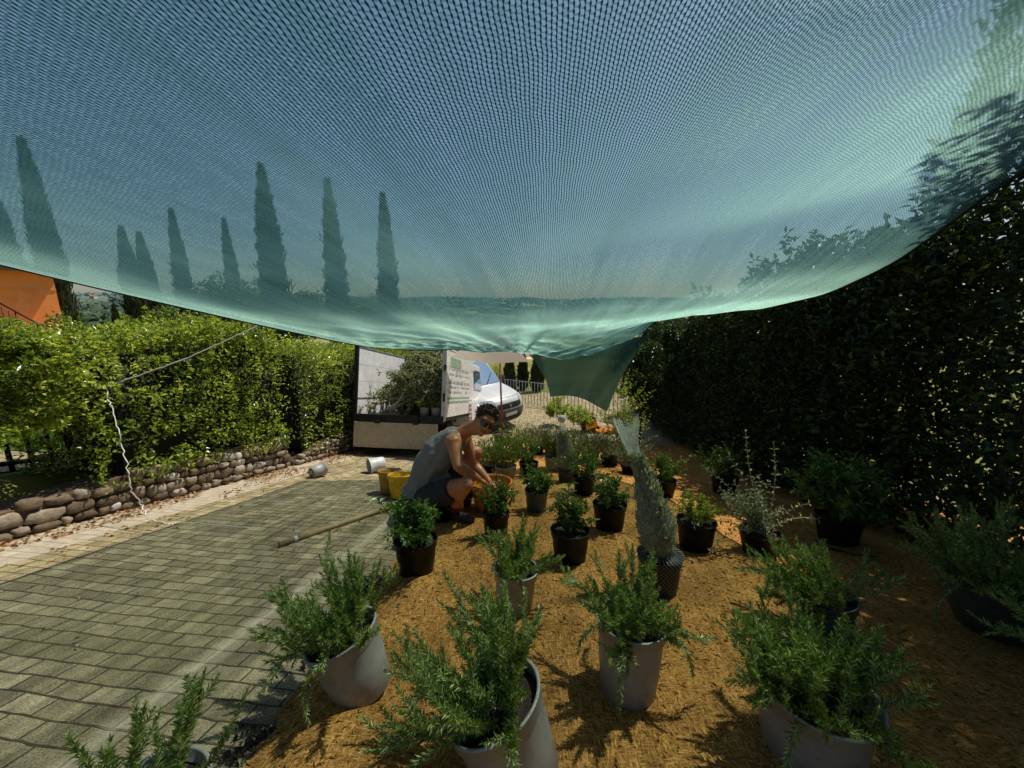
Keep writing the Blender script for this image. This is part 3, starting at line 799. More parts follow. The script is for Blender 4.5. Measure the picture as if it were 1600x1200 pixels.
# stair railing runs down to the right in front of the wall
r0 = at(-14, 466, 12.6); r1 = at(88, 521, 12.6); zt0 = float(terr(r0[0], r0[1]))
sr = thing('stair_railing', 'rust brown stair railing sloping down across the orange house front', 'railing', (r1[0], r1[1], r1[2]))
b = np.array(sr.location); M_rust = mat_plain('rust_iron', (0.06, 0.022, 0.014), 0.6)
obj('handrail', MB().tube([r0 - b, r1 - b], 0.032, 6), M_rust, sr)
obj('rail', MB().tube([r0 - b - [0, 0, 0.5], r1 - b - [0, 0, 0.5]], 0.022, 6), M_rust, sr)
for i in range(9):
    q = r0 + (r1 - r0) * (i + 0.3) / 9 - b
    obj('baluster', MB().tube([q - [0, 0, 0.12 if i % 3 else 0.0], q - [0, 0, 1.05]], 0.022, 5), M_rust, sr)
st = MB()
for i in range(9):
    q = r0 + (r1 - r0) * (i + 0.5) / 9; zq = q[2] - 1.0
    st.box((q[0] - b[0], q[1] - b[1] + 0.35, (zq + zt0 - 0.5) / 2 - b[2]), (0.30, 0.8, max(0.1, zq - zt0 + 0.5)))
stp = thing('outside_stair', 'rendered steps climbing along the front of the orange house', 'stairs', (r1[0], r1[1], r1[2]))
obj('steps', st, M_orange, stp, False)

# ------------------------------------------------------------------ the shade net
NETDIR = -1
nv, nu_ = 150, 130
vy = np.concatenate([np.linspace(-1.6, 4.0, 90), np.linspace(4.05, 5.2, 60)])
PN = np.zeros((nv, nu_, 3)); UVN = np.zeros((nv, nu_, 2))
uu = np.linspace(0, 1, nu_)
cz = CAMZ
def Ledge(y):
    zl = -0.53 - 0.238 * (y - 4.87) - 0.05 * np.clip(1 - ((y - 2.4) / 2.5) ** 2, 0, 1)
    return np.array([-1.82 + 0.1215 * (y - 4.87), y, zl])
RY_ = [-1.6, 0.5, 1.3, 2.0, 2.22, 2.56, 3.1, 4.0, 4.46, 5.2, 5.84]; RZ_ = [1.0, 0.90, 0.80, 0.62, 0.47, 0.26, 0.08, -0.05, -0.07, -0.02, 0.06]; RX_ = [2.2, 2.3, 2.35, 2.4, 2.43, 2.45, 2.48, 2.54, 2.55, 2.4, 2.14]
def Redge(y): return np.array([float(np.interp(y, RY_, RX_)), y, float(np.interp(y, RY_, RZ_))])
fu_ = [0, 0.12, 0.3, 0.45, 0.56, 0.70, 0.86, 0.92, 0.96, 1.0]; fz_ = [-0.53, -0.55, -0.575, -0.635, -0.70, -0.66, -0.48, -0.30, -0.05, 0.06]
fy_ = [4.87, 4.97, 5.1, 5.17, 5.25, 5.35, 5.5, 5.6, 5.72, 5.84]
for i, y in enumerate(vy):
    t = (y + 1.6) / 6.8
    yl = -1.6 + t * (4.87 + 1.6); yr = -1.6 + t * (5.84 + 1.6)
    A, B = Ledge(yl), Redge(yr)
    base = A[None] * (1 - uu[:, None]) + B[None] * uu[:, None]
    wv = smooth(0.50 + 0.45 * uu ** 1.9, 1.0, np.full(nu_, t)) if t < 1 else np.ones(nu_)
    # far edge
    Fz = np.interp(uu, fu_, fz_); Fy = np.interp(uu, fu_, fy_)
    end = np.stack([Ledge(4.87)[0] * (1 - uu) + Redge(5.84)[0] * uu, Fy, Fz], -1)
    A1, B1 = Ledge(4.87), Redge(5.84); lin = A1[None] * (1 - uu[:, None]) + B1[None] * uu[:, None]
    pt = base + (wv ** 1.4)[:, None] * (end - lin)
    sag = 0.17 * 4.6 * uu ** 0.9 * (1 - uu) ** 1.5 * 1.05 * (1 - wv) * float(np.interp(y, [-1.6, 0.3, 1.5, 4], [0.6, 2.2, 1.6, 0.7]))
    pt[:, 2] -= sag
    fold = 0.012 * np.sin(uu * 23 + 0.6 * y) + 0.008 * np.sin(uu * 47 + 1.1 * y + 2) + 0.02 * np.sin(uu * 9 - 0.5 * y)
    for cx_, cy_ in ((2.14, 5.84), (-1.75, 4.87), (0.1, 5.2)):
        dx_, dy_ = pt[:, 0] - cx_, pt[:, 1] - cy_; rr_ = np.hypot(dx_, dy_); th_ = np.arctan2(dy_, dx_)
        fold = fold + 0.034 * np.sin(th_ * 26 + cx_) * np.clip(rr_ / 0.4, 0, 1) * np.exp(-rr_ / 1.1) + 0.018 * np.sin(th_ * 47) * np.clip(rr_ / 0.4, 0, 1) * np.exp(-rr_ / 1.5)
    pt[:, 2] += fold * np.sin(np.pi * np.clip(uu, 0, 1)) * (0.7 + 0.6 * wv)
    PN[i] = pt + [0, 0, cz]
    UVN[i, :, 0] = uu * 4.3; UVN[i, :, 1] = y
for _ in range(3):
    PN[1:-1, :, 2] = 0.5 * PN[1:-1, :, 2] + 0.25 * (PN[:-2, :, 2] + PN[2:, :, 2])
net = obj('shade_net', MB().grid(PN[:, ::NETDIR], UVN[:, ::NETDIR]), M_net); tag(net, 'big green knitted shade net stretched overhead above the drive and pots', 'shade net')
M_hem = mat_plain('net_hem', (0.01, 0.03, 0.035), 0.7, var=0.4, scale=40)
net_o = np.zeros(3)
obj('hem', MB().tube(PN[::3, 0], 0.011, 6), M_hem, net); obj('hem', MB().tube(PN[::3, -1], 0.011, 6), M_hem, net); obj('hem', MB().tube(PN[-1, ::3], 0.006, 6), M_hem, net)

# hanging flap at the far corner
c4 = [at(827, 554, 5.36), at(1016, 522, 5.55), at(860, 620, 5.75), at(947, 643, 5.7)]
n_ = 40; FP = np.zeros((n_, n_, 3)); FU = np.zeros((n_, n_, 2))
for i in range(n_):
    for j in range(n_):
        p_, q_ = j / (n_ - 1), i / (n_ - 1)
        v = (c4[0] * (1 - p_) + c4[1] * p_) * (1 - q_) + (c4[2] * (1 - p_) + c4[3] * p_) * q_
        v = v + FWD * 0.05 * math.sin(p_ * 14 + q_ * 3) * (0.3 + q_ * .7) + UPV * (0.10 * math.sin(math.pi * p_) * q_ - 0.03 * math.sin(math.pi * p_) * (1 - q_)) + RGT * (0.06 * math.sin(math.pi * q_) * (1 - 2 * p_))
        FP[i, j] = v; FU[i, j] = (p_ * 1.5, q_ * 0.9)
fl = obj('net_flap', MB().grid(FP, FU), M_flap); tag(fl, 'dark green doubled net flap hanging down at the far corner of the shade net', 'net flap')

# cords
M_cord = mat_plain('white_cord', (0.80, 0.78, 0.72), 0.7, var=0.1, scale=30)
def cord(label, pts, r=0.004, wob=0.006, n=40):
    pts = np.array(pts); tt = np.linspace(0, len(pts) - 1, n); out = np.stack([np.interp(tt, np.arange(len(pts)), pts[:, k]) for k in range(3)], -1)
    for _ in range(2): out[1:-1] = 0.5 * out[1:-1] + 0.25 * (out[:-2] + out[2:])
    out[1:-1] += rng.normal(size=(n - 2, 3)) * wob
    o = obj('cord', MB().tube(out, r, 5), M_cord); tag(o, label, 'cord'); return o
iL = int(np.argmin([abs((p := PN[i, 0] - CAM).dot(RGT) / p.dot(FWD) * FPX + 800 - 402) for i in range(40, nv)])) + 40
kn = PN[iL, 0]
hk = at(185, 598, 3.28)
cord('white cord tying the shade net edge to the near hedge', [kn, kn * 0.5 + hk * 0.5 - [0, 0, 0.03], hk], 0.005, 0.002)
gpt = ground(228, 806)[0]
cord('loose white cord hanging from the hedge down to the gutter', [hk, at(163, 606, 3.2), at(176, 640, 3.16), at(190, 690, 3.14), at(199, 735, 3.12), at(206, 768, 3.16), at(222, 788, 3.3), gpt + [0, 0, 0.01]], 0.0042, 0.006, 60)
q0 = ground(230, 812)[0]; q1 = ground(390, 826)[0]; q2 = ground(300, 818)[0]; q3 = ground(262, 820)[0]
cord('thin white cord lying across the shaded pavers', [q0 + [0, 0, .008], q3 + [0, 0, .008], q2 + [0, 0, .008], q1 + [0, 0, .008]], 0.003, 0.004)

p_ = at(1004, 590, 8.6)
round_tree('evergreen_bush', 'dark evergreen bush closing the far end of the tall hedge', p_, (0.60, 0.55, 0.85), 5200, M_hedgeR, 0.08, 31, True, None, float(gz(p_[0], p_[1])), 20)
# ------------------------------------------------------------------ pots and plants
M_greypot = mat_plain('grey_plastic', (0.32, 0.322, 0.305), 0.42, var=0.10, scale=5, bump=0.05, dirt=(0.24, 0.235, 0.215))
M_blackpot = mat_plain('black_plastic', (0.006, 0.0065, 0.0075), 0.5, var=0.3, scale=7, bump=0.05, spec=0.22, dirt=(0.012, 0.012, 0.012))
M_tealpot = mat_plain('teal_grey_plastic', (0.06, 0.085, 0.085), 0.4, var=0.2, scale=6)
M_soil = mat_plain('potting_soil', (0.045, 0.030, 0.020), 0.95, var=0.6, scale=60, bump=1.0, dirt=(0.16, 0.12, 0.08))
M_rosem = mat_leaf('rosemary_needle', [(0.0, (0.075, 0.13, 0.03)), (0.5, (0.22, 0.32, 0.075)), (0.8, (0.42, 0.53, 0.17)), (1.0, (0.74, 0.80, 0.42))], 0.36, 0.3, (1.2, 1.4, 0.6), spec=0.5)
M_rstem = mat_plain('rosemary_stem', (0.42, 0.38, 0.27), 0.8, var=0.3, scale=30)
M_shrub = mat_leaf('glossy_shrub_leaf', [(0.0, (0.035, 0.085, 0.02)), (0.55, (0.085, 0.19, 0.04)), (0.9, (0.17, 0.31, 0.065)), (1.0, (0.3, 0.44, 0.10))], 0.28, 0.3, spec=0.55)
M_stem = mat_plain('green_stem', (0.13, 0.13, 0.06), 0.75, var=0.3, scale=30)
M_lav = mat_leaf('grey_green_leaf', [(0.0, (0.06, 0.085, 0.05)), (0.6, (0.13, 0.165, 0.10)), (1.0, (0.26, 0.30, 0.20))], 0.6, 0.25)
M_grassy = mat_leaf('strap_leaf', [(0.0, (0.07, 0.12, 0.025)), (0.6, (0.15, 0.22, 0.05)), (1.0, (0.33, 0.37, 0.12))], 0.45, 0.35)
M_silver = mat_leaf('silvery_leaf', [(0.0, (0.16, 0.20, 0.13)), (0.6, (0.32, 0.37, 0.27)), (1.0, (0.55, 0.58, 0.47))], 0.5, 0.3)
M_lime = mat_leaf('lime_leaf', [(0.0, (0.10, 0.17, 0.02)), (0.6, (0.24, 0.34, 0.04)), (1.0, (0.45, 0.52, 0.10))], 0.45, 0.4)


def pot_mb(r, h, taper=0.8, rim=0.045, lip=0.006, n=40):
    w = 0.004
    prof = [(0.001, 0.0), (r * taper - 0.008, 0.0), (r * taper, 0.008), (r * (taper + (1 - taper) * 0.5), h * 0.5), (r - 0.008, h - rim - 0.006), (r - 0.006, h - rim - 0.002), (r - 0.001, h - rim + 0.004),
            (r, h - 0.010), (r + lip * 0.6, h - 0.007), (r + lip, h - 0.003), (r + lip * 0.7, h), (r - w * 0.5, h), (r - w, h - 0.003), (r - 0.009, h - rim), (r - 0.013, h * 0.72)]
    return MB().lathe(prof, n)


def soil_mb(r, z):
    ang = np.arange(24) * math.pi / 12; rad = np.linspace(0, r, 6); P = np.zeros((6, 24, 3))
    for i, q in enumerate(rad):
        P[i] = np.stack([q * np.cos(ang), q * np.sin(ang), z + 0.012 * np.cos(q / r * 1.5) + rng.normal(0, 0.003, 24) * (1 if 0 < i < 5 else 0)], -1)
    return MB().grid(P, None, closed=True)


def curve_pts(p, d, L, n, droop, up, r, wig=0.10):
    """a stem that grows from p along d; droop pulls it down, up lifts its tip"""
    pts = [np.array(p, float)]; d = unit(np.array(d, float)); st = L / (n - 1)
    w = unit(r.normal(size=3)) * wig
    for i in range(n - 1):
        f = i / (n - 1)
        d = unit(d + np.array([0, 0, -droop * (0.3 + f) + up * f]) * (3.0 / n) + w * math.sin(f * 6 + 1) * (2.0 / n))
        pts.append(pts[-1] + d * st)
    return np.array(pts)


def needle_stem(fol, stm, pts, r, nl=0.024, nw=0.0026, step=0.0042, per=3, start=0.10, rad=0.0024):
    seg = np.linalg.norm(np.diff(pts, axis=0), axis=1); cum = np.concatenate([[0], np.cumsum(seg)]); L = cum[-1]
    q = np.arange(L * start, L, step); k = len(q)
    if k < 2: return
    P = np.stack([np.interp(q, cum, pts[:, j]) for j in range(3)], -1); T = unit(np.gradient(P, axis=0))
    P = np.repeat(P, per, 0); T = np.repeat(T, per, 0); f = np.repeat(q / L, per); m = len(P)
    a = unit(np.cross(T, np.array([0.31, 0.17, 0.93]))); b = np.cross(T, a)
    ph = np.arange(m) * (2 * math.pi / per) + np.repeat(np.arange(k) * 1.05, per) + r.normal(0, 0.35, m)
    Rd = np.cos(ph)[:, None] * a + np.sin(ph)[:, None] * b
    D = unit(Rd * (1.0 - 0.45 * f[:, None]) + T * (0.75 + 0.7 * f[:, None]) + 0.16 * r.normal(size=(m, 3)))
    l = nl * (1.0 - 0.45 * f ** 3) * r.uniform(0.65, 1.15, m)
    fol.leaves(P, D, unit(T - Rd * 0.3), l, nw * r.uniform(0.8, 1.2, m), 0.12, 0.12, 0.5)
    stm.tube(pts, np.linspace(rad, rad * 0.35, len(pts)), 5, cap=False)


def place(px, py, r, lift=-0.004):
    p, d = ground(px, py, 0.05)
    h = unit(np.array([p[0], p[1], 0.0])); c = p + h * r * 0.85
    return np.array([c[0], c[1], float(bed_z(c[0], c[1])) + lift])


def lean(tilt_left, tilt_fwd=0.0, rz=0.0):
    return (Matrix.Rotation(math.radians(-tilt_left), 4, 'Y') @ Matrix.Rotation(math.radians(-tilt_fwd), 4, 'X') @ Matrix.Rotation(rz, 4, 'Z'))


def potted(name, label, cat, loc, r, h, potmat, group=None, tl=0, tf=6, taper=0.8, rim=0.045, n=40):
    M = Matrix.Translation(Vector(loc)) @ lean(tl, tf)
    t = thing(name, label, cat, group=group, M=M)
    obj('pot', pot_mb(r, h, taper, rim, n=n), potmat, t)
    obj('soil', soil_mb(r - 0.008, h - 0.035), M_soil, t)
    return t


def rosemary(t, r0, h, seed, n=30, L=(0.24, 0.42), spread=(25, 85), bias=(0, 0), hang=4, dens=1.0, nl=0.029, hangL=(0.2, 0.34)):
    r = np.random.default_rng(seed); fol, stm = MB(), MB(); z = h - 0.03
    for i in range(int(n * 1.3)):
        ph = i * 2.399 + r.normal(0, 0.3); q = r0 * 0.6 * math.sqrt(r.uniform(0, 1))
        pol = math.radians(r.uniform(*spread) * (0.45 + 0.55 * q / (r0 * 0.6)))
        d = np.array([math.cos(ph) * math.sin(pol) + bias[0], math.sin(ph) * math.sin(pol) + bias[1], math.cos(pol)])
        p = [q * math.cos(ph), q * math.sin(ph), z]; l = r.uniform(*L)
        pts = curve_pts(p, d, l, 14, r.uniform(0.0, 0.9), r.uniform(0.1, 1.3), r, 0.5)
        needle_stem(fol, stm, pts, r, nl * r.uniform(0.85, 1.1), 0.0031, 0.0056 / dens, 4)
        for j in range(r.integers(2, 6)):          # side shoots
            b = r.integers(3, 12); dd = unit(pts[b] - pts[b - 1]) + 0.8 * unit(r.normal(size=3)) + [0, 0, 0.35]
            needle_stem(fol, stm, curve_pts(pts[b], dd, l * r.uniform(0.22, 0.45), 8, 0.1, 0.6, r, 0.2), r, nl * 0.85, 0.0030, 0.0052 / dens, 3, 0.05, 0.0016)
    for i in range(hang):
        ph = r.uniform(0, 6.283) if hang > 6 else (i + 0.5) * 6.283 / hang + r.normal(0, 0.4)
        p = [r0 * 0.7 * math.cos(ph), r0 * 0.7 * math.sin(ph), z]
        d = np.array([math.cos(ph), math.sin(ph), 0.75])
        needle_stem(fol, stm, curve_pts(p, d, r.uniform(*hangL), 14, 1.7, 0.0, r, 0.3), r, nl, 0.0032, 0.0050 / dens)
    obj('stems', stm, M_rstem, t); obj('foliage', fol, M_rosem, t, False)


def shrub(t, z0, seed, R, H, n=12, leaf=0.04, lw=0.55, mat=None, per=9, droop=0.25, stemmat=None, base_r=0.04, curl=0.18, sub=3, flat=0.0):
    r = np.random.default_rng(seed); stm = MB(); P, D, N, Ls = [], [], [], []
    def along_leaves(pts, k, sz):
        for q in range(k):
            f = 0.18 + 0.82 * (q + 0.5) / k; i = f * (len(pts) - 1); i0 = min(int(i), len(pts) - 2); c = pts[i0] + (pts[i0 + 1] - pts[i0]) * (i - i0)
            T = unit(pts[i0 + 1] - pts[i0]); a = unit(np.cross(T, [0.2, 0.3, 0.9])); b = np.cross(T, a); ph = q * 1.571 + r.normal(0, 0.3)
            for s in (0, math.pi):
                Rd = math.cos(ph + s) * a + math.sin(ph + s) * b
                P.append(c); D.append(unit(Rd + T * 0.55 + [0, 0, -flat] + 0.25 * r.normal(size=3))); N.append(unit(T * 0.8 - Rd * 0.2 + np.array([0, 0, 0.6]) + 0.3 * r.normal(size=3))); Ls.append(sz * r.uniform(0.6, 1.2) * (1.05 - 0.45 * f))
        P.append(pts[-1]); D.append(unit(pts[-1] - pts[-2])); N.append(np.array([0.1, 0.2, 1])); Ls.append(sz * 0.7)
    for i in range(n):
        ph = i * 2.399 + r.normal(0, 0.4); f = r.uniform(0.1, 1.0)
        tgt = np.array([R * f * math.cos(ph), R * f * math.sin(ph), H * r.uniform(0.6, 1.0) * (1 - 0.35 * f * f)])
        p = np.array([base_r * math.cos(ph), base_r * math.sin(ph), 0]) ; L = np.linalg.norm(tgt - p) * 1.08
        pts = curve_pts(p, tgt - p + [0, 0, 0.25 * L], L, 9, droop, 0.0, r, 0.3) + [0, 0, z0]
        stm.tube(pts, np.linspace(0.0034, 0.0014, 9), 5, cap=False); along_leaves(pts, per, leaf)
        for j in range(sub):
            b = r.integers(3, 8); dd = unit(pts[b] - pts[b - 1]) + 0.9 * unit(r.normal(size=3)) + [0, 0, 0.3]
            q = curve_pts(pts[b], dd, L * r.uniform(0.25, 0.45), 6, droop, 0, r, 0.2); stm.tube(q, np.linspace(0.002, 0.001, 6), 4, cap=False); along_leaves(q, max(3, per // 2), leaf * 0.9)
    obj('stems', stm, stemmat or M_stem, t)
    obj('foliage', MB().leaves(np.array(P), np.array(D), np.array(N), np.array(Ls), np.array(Ls) * lw, 0.16, curl), mat or M_shrub, t, False)


def tuft(t, z0, seed, R, H, n=160, w=0.006, mat=None, spread=0.6):
    """many upright stems with narrow leaves (lavender, grasses)"""
    r = np.random.default_rng(seed); P, D, N, Ls = [], [], [], []; stm = MB()
    for i in range(n):
        ph = r.uniform(0, 6.283); f = math.sqrt(r.uniform(0, 1)); d = unit(np.array([math.cos(ph) * f * spread, math.sin(ph) * f * spread, 1.0]) + 0.12 * r.normal(size=3))
        L = H * r.uniform(0.6, 1.05); pts = curve_pts([R * 0.35 * f * math.cos(ph), R * 0.35 * f * math.sin(ph), z0], d, L, 7, 0.2, 0, r, 0.3)
        if i % 4 == 0: stm.tube(pts, np.linspace(0.0018, 0.0008, 7), 4, cap=False)
        for q in range(10):
            i0 = r.integers(1, 6); c = pts[i0] + (pts[i0 + 1] - pts[i0]) * r.uniform(); P.append(c); D.append(unit(unit(pts[i0 + 1] - pts[i0]) + 0.6 * unit(r.normal(size=3)))); N.append(unit(r.normal(size=3))); Ls.append(r.uniform(0.03, 0.07))
    obj('stems', stm, M_stem, t)
    obj('foliage', MB().leaves(np.array(P), np.array(D), np.array(N), np.array(Ls), w, 0.1, 0.15), mat or M_lav, t, False)


GR = 'rosemary plants in pots'; GS = 'leafy shrubs in black pots'; GB = 'bushy plants at the back of the bed'
# foreground rosemary
t = potted('potted_rosemary', 'rosemary in a light grey pot tipped toward the paving, leftmost on the mat', 'rosemary', place(574, 1104, 0.12), 0.122, 0.24, M_greypot, GR, tl=19, tf=4)
rosemary(t, 0.12, 0.24, 1, 34, (0.14, 0.29), (15, 78), (-0.18, 0.0), 2, hangL=(0.14, 0.22))
rc = at(768, 1088, 1.08); ax = lean(20, 6) @ Vector((0, 0, 1)); hh = 0.26; b0 = rc - np.array(ax) * hh
t = potted('potted_rosemary', 'biggest sprawling rosemary in a grey pot, front centre and cut by the frame', 'rosemary', b0, 0.138, hh, M_greypot, GR, tl=20, tf=6)
rosemary(t, 0.13, hh, 2, 36, (0.16, 0.32), (15, 80), (-0.38, 0.18), 2, hangL=(0.18, 0.30))
t = potted('potted_rosemary', 'rosemary in a tall grey pot with sprays hanging down its front', 'rosemary', place(978, 1102, 0.10), 0.122, 0.27, M_greypot, GR, tl=-2, tf=8)
rosemary(t, 0.12, 0.27, 3, 32, (0.10, 0.25), (8, 75), (-0.04, 0.06), 5, hangL=(0.18, 0.34))
t = potted('potted_rosemary', 'rosemary in a grey pot standing behind the biggest one', 'rosemary', place(803, 970, 0.09), 0.105, 0.215, M_greypot, GR, tl=-3, tf=6)
rosemary(t, 0.10, 0.215, 4, 26, (0.12, 0.27), (8, 70), (0.02, 0.05), 3, hangL=(0.12, 0.18))
rc = at(1278, 1074, 1.13); hh = float(rc[2] - bed_z(rc[0], rc[1])) + 0.01
t = potted('potted_rosemary', 'wide rosemary in a grey pot at the front edge of the hedge shade', 'rosemary', [rc[0], rc[1], rc[2] - hh], 0.152, hh, M_greypot, GR, tl=0, tf=2)
rosemary(t, 0.15, hh, 5, 44, (0.12, 0.27), (15, 80), (-0.12, 0.20), 4, hangL=(0.18, 0.30))
t = potted('potted_rosemary', 'rosemary in a teal grey pot leaning out between sun and shade', 'rosemary', place(1290, 1000, 0.1), 0.12, 0.19, M_tealpot, GR, tl=6, tf=8)
rosemary(t, 0.12, 0.19, 6, 30, (0.16, 0.34), (20, 75), (-0.4, 0.15), 1)
t = potted('potted_rosemary', 'rosemary in a wide dark tapered pot deep in the hedge shade', 'rosemary', place(1545, 1003, 0.15), 0.21, 0.24, M_tealpot, GR, tl=0, tf=5, taper=0.6)
rosemary(t, 0.2, 0.24, 7, 40, (0.2, 0.38), (10, 70), (-0.1, 0.0), 3, 0.8)
t = potted('potted_rosemary', 'rosemary half out of view at the shaded border of the picture', 'rosemary', [2.02, 1.02, float(bed_z(2.02, 1.02))], 0.13, 0.24, M_blackpot, GR)
rosemary(t, 0.13, 0.24, 8, 24, (0.16, 0.28), (20, 85), (-0.15, 0), 3, 0.9)
rc = at(215, 1262, 0.86); zb = float(gz(rc[0], rc[1])) + 0.01
t = potted('potted_rosemary', 'rosemary on the paving whose upright tips rise into view at the bottom', 'rosemary', [rc[0], rc[1], zb], 0.115, max(0.14, rc[2] - zb), M_greypot, GR)
rosemary(t, 0.115, max(0.14, rc[2] - zb), 9, 10, (0.17, 0.29), (2, 40), (0.26, 0.14), 0, 0.9, 0.027)

# shrubs in black pots
sh = [('shrub in a black pot at the paving edge with one tall leafy shoot', (652, 911), 0.122, 0.20, M_blackpot, 0.17, 0.22, 15, 0.046),
      ('shrub in a black pot right in front of the orange tub', (775, 846), 0.100, 0.19, M_blackpot, 0.15, 0.24, 14, 0.036),
      ('bushy shrub in a black pot beside the nearest netted plant, large sprout above', (890, 886), 0.125, 0.21, M_blackpot, 0.145, 0.19, 15, 0.036),
      ('bright shrub in a black pot just behind the tall netted plant', (951, 837), 0.130, 0.22, M_blackpot, 0.16, 0.23, 15, 0.040),
      ('shrub in a teal pot between orange tub and small netted plant', (838, 806), 0.105, 0.20, M_tealpot, 0.16, 0.22, 12, 0.042),
      ('yellowish small leaved shrub in a black pot behind the silvery trailing plant', (1085, 866), 0.130, 0.21, M_blackpot, 0.17, 0.20, 14, 0.030),
      ('dark shrub in a low black pot at the feet of the crouching man', (692, 816), 0.095, 0.12, M_blackpot, 0.15, 0.20, 12, 0.036),
      ('thin shrub in a black pot beyond the teal pot', (826, 748), 0.125, 0.20, M_blackpot, 0.22, 0.30, 14, 0.036),
      ('tall olive shrub in a black pot to the right of the small netted plant', (912, 778), 0.120, 0.19, M_blackpot, 0.26, 0.34, 18, 0.036),
      ('dull green shrub in a black pot against the hedge, behind the tall netted plant', (1036, 778), 0.130, 0.19, M_blackpot, 0.25, 0.26, 14, 0.040),
      ('dark broad leaved shrub in a wide black pot under the hedge', (1306, 856), 0.150, 0.20, M_blackpot, 0.30, 0.46, 18, 0.070),
      ('dim shrub in a black pot in the hedge shade behind the silvery plant', (1130, 776), 0.140, 0.20, M_blackpot, 0.28, 0.34, 14, 0.050)]
for i, (lab, (px, py), r_, h_, pm, R_, H_, n_, lf) in enumerate(sh):
    t = potted('potted_shrub', lab, 'potted shrub', place(px, py, r_), r_, h_, pm, GS, n=32)
    shrub(t, h_ - 0.03, 100 + i, R_ * 1.1, H_ * 1.08, int(n_ * 1.35), lf * 1.18, mat=M_lime if i == 5 else M_shrub, lw=0.58)
    if i in (0, 2):        # the single taller shoot
        r = np.random.default_rng(300 + i); pts = curve_pts([-0.03, 0, h_], [-0.75, 0.0, 1.0] if i == 0 else [0.05, 0, 1], 0.30 if i == 0 else 0.30, 10, 0.1, 0.2, r, 0.1)
        sm = MB().tube(pts, np.linspace(0.004, 0.002, 10), 5); k = 14; fl_ = MB()
        q = np.linspace(0.45, 1, k) * 9; P_ = np.array([pts[min(int(v), 8)] + (pts[min(int(v), 8) + 1] - pts[min(int(v), 8)]) * (v - min(int(v), 8)) for v in q]); ph = np.arange(k) * 2.4
        fl_.leaves(P_, np.stack([np.cos(ph), np.sin(ph), np.full(k, 0.35)], -1), np.tile([0, 0.1, 1.0], (k, 1)), 0.055 if i == 0 else 0.07, 0.034, 0.15, 0.15)
        sh_o = obj('shoot', sm, M_stem, t); obj('shoot_leaves', fl_, M_shrub, sh_o, False)

# netted plants
def netted(label, px, py, r_, h_, prof, lean_v, seed, potmat, top_knot=False, group='plants wrapped in green netting'):
    t = potted('netted_plant', label, 'netted plant', place(px, py, r_), r_, h_, potmat, group, tl=0, tf=6)
    n = 36; prof = np.array(prof); zz = np.linspace(prof[0, 1], prof[-1, 1], 60); rr = np.interp(zz, prof[:, 1], prof[:, 0])
    for _ in range(3): rr[1:-1] = 0.5 * rr[1:-1] + 0.25 * (rr[:-2] + rr[2:])
    ang = np.arange(n) * 2 * math.pi / n; H = zz[-1] - h_
    f = (zz - h_) / H; cx = np.interp(f, lean_v[0], lean_v[1])
    for _ in range(6): cx[1:-1] = 0.5 * cx[1:-1] + 0.25 * (cx[:-2] + cx[2:])
    rad = rr[:, None] * (1 + 0.05 * np.sin(ang * 3 + zz[:, None] * 9) + 0.03 * np.sin(ang * 7 + zz[:, None] * 23))
    flat = np.where(f > 0.75, 0.55, 1.0)[:, None]
    P = np.stack([cx[:, None] + rad * np.cos(ang), rad * np.sin(ang) * flat, np.repeat(zz[:, None], n, 1)], -1)
    P[-8:, :, 2] += np.linspace(0, 1, 8)[:, None] * (0.022 * np.sin(ang * 2 + 1) + 0.014 * np.sin(ang * 5) + 0.01 * np.sin(ang * 11))
    P = np.concatenate([P, P[:, :1]], 1); uv = np.stack([np.tile(np.linspace(0, 1, n + 1), (60, 1)), np.repeat(zz[:, None], n + 1, 1)], -1)
    obj('net_sleeve', MB().grid(P, uv), M_sleeve, t)
    obj('pot_netting', MB().lathe([(r_ * 0.82, 0.005), (r_ + 0.006, h_ - 0.02), (r_ + 0.010, h_ + 0.004), (r_ * 0.8, h_ + 0.006), (r_ * 0.55, h_ + 0.02)], 40), M_potnet, t)
    r = np.random.default_rng(seed); k = 4200; fz = r.uniform(0, 0.78, k) ** 1.25; zc = h_ + fz * H; ra = np.interp(zc, zz, rr) * np.sqrt(r.uniform(0.05, 0.92, k)); ph = r.uniform(0, 6.283, k)
    Pl = np.stack([np.interp(zc, zz, cx) + ra * np.cos(ph), ra * np.sin(ph), zc], -1)
    D = unit(np.stack([np.cos(ph) * .2, np.sin(ph) * .2, np.ones(k)], -1) + 0.5 * rdir_r(r, k))
    obj('foliage', MB().leaves(Pl, D, rdir_r(r, k), r.uniform(0.02, 0.05, k), r.uniform(0.008, 0.02, k), 0.15, 0.1), M_silver, t, False)
    sm = MB()
    for i in range(7):
        a_ = i * 0.9; q = np.linspace(0, 0.75, 8); sm.tube(np.stack([np.interp(q, f, cx) + np.interp(q * H + h_, zz, rr) * 0.5 * np.cos(a_), np.interp(q * H + h_, zz, rr) * 0.5 * np.sin(a_), h_ - 0.03 + q * H], -1), 0.003, 5)
    obj('stems', sm, M_stem, t)
    if top_knot: obj('net_knot', MB().ball((cx[-1], 0, zz[-1] + 0.01), (0.05, 0.045, 0.05), 8), mat_plain('white_wrap', (0.7, 0.7, 0.68), 0.6), t)
    return t
M_sleeve = mat_sleeve('pale_green_netting', (0.85, 0.97, 0.88), 0.01, 0.015, 34, 0.088)
M_potnet = mat_sleeve('white_pot_netting', (0.45, 0.48, 0.47), 0.01, 0.024, 34, 0.088)
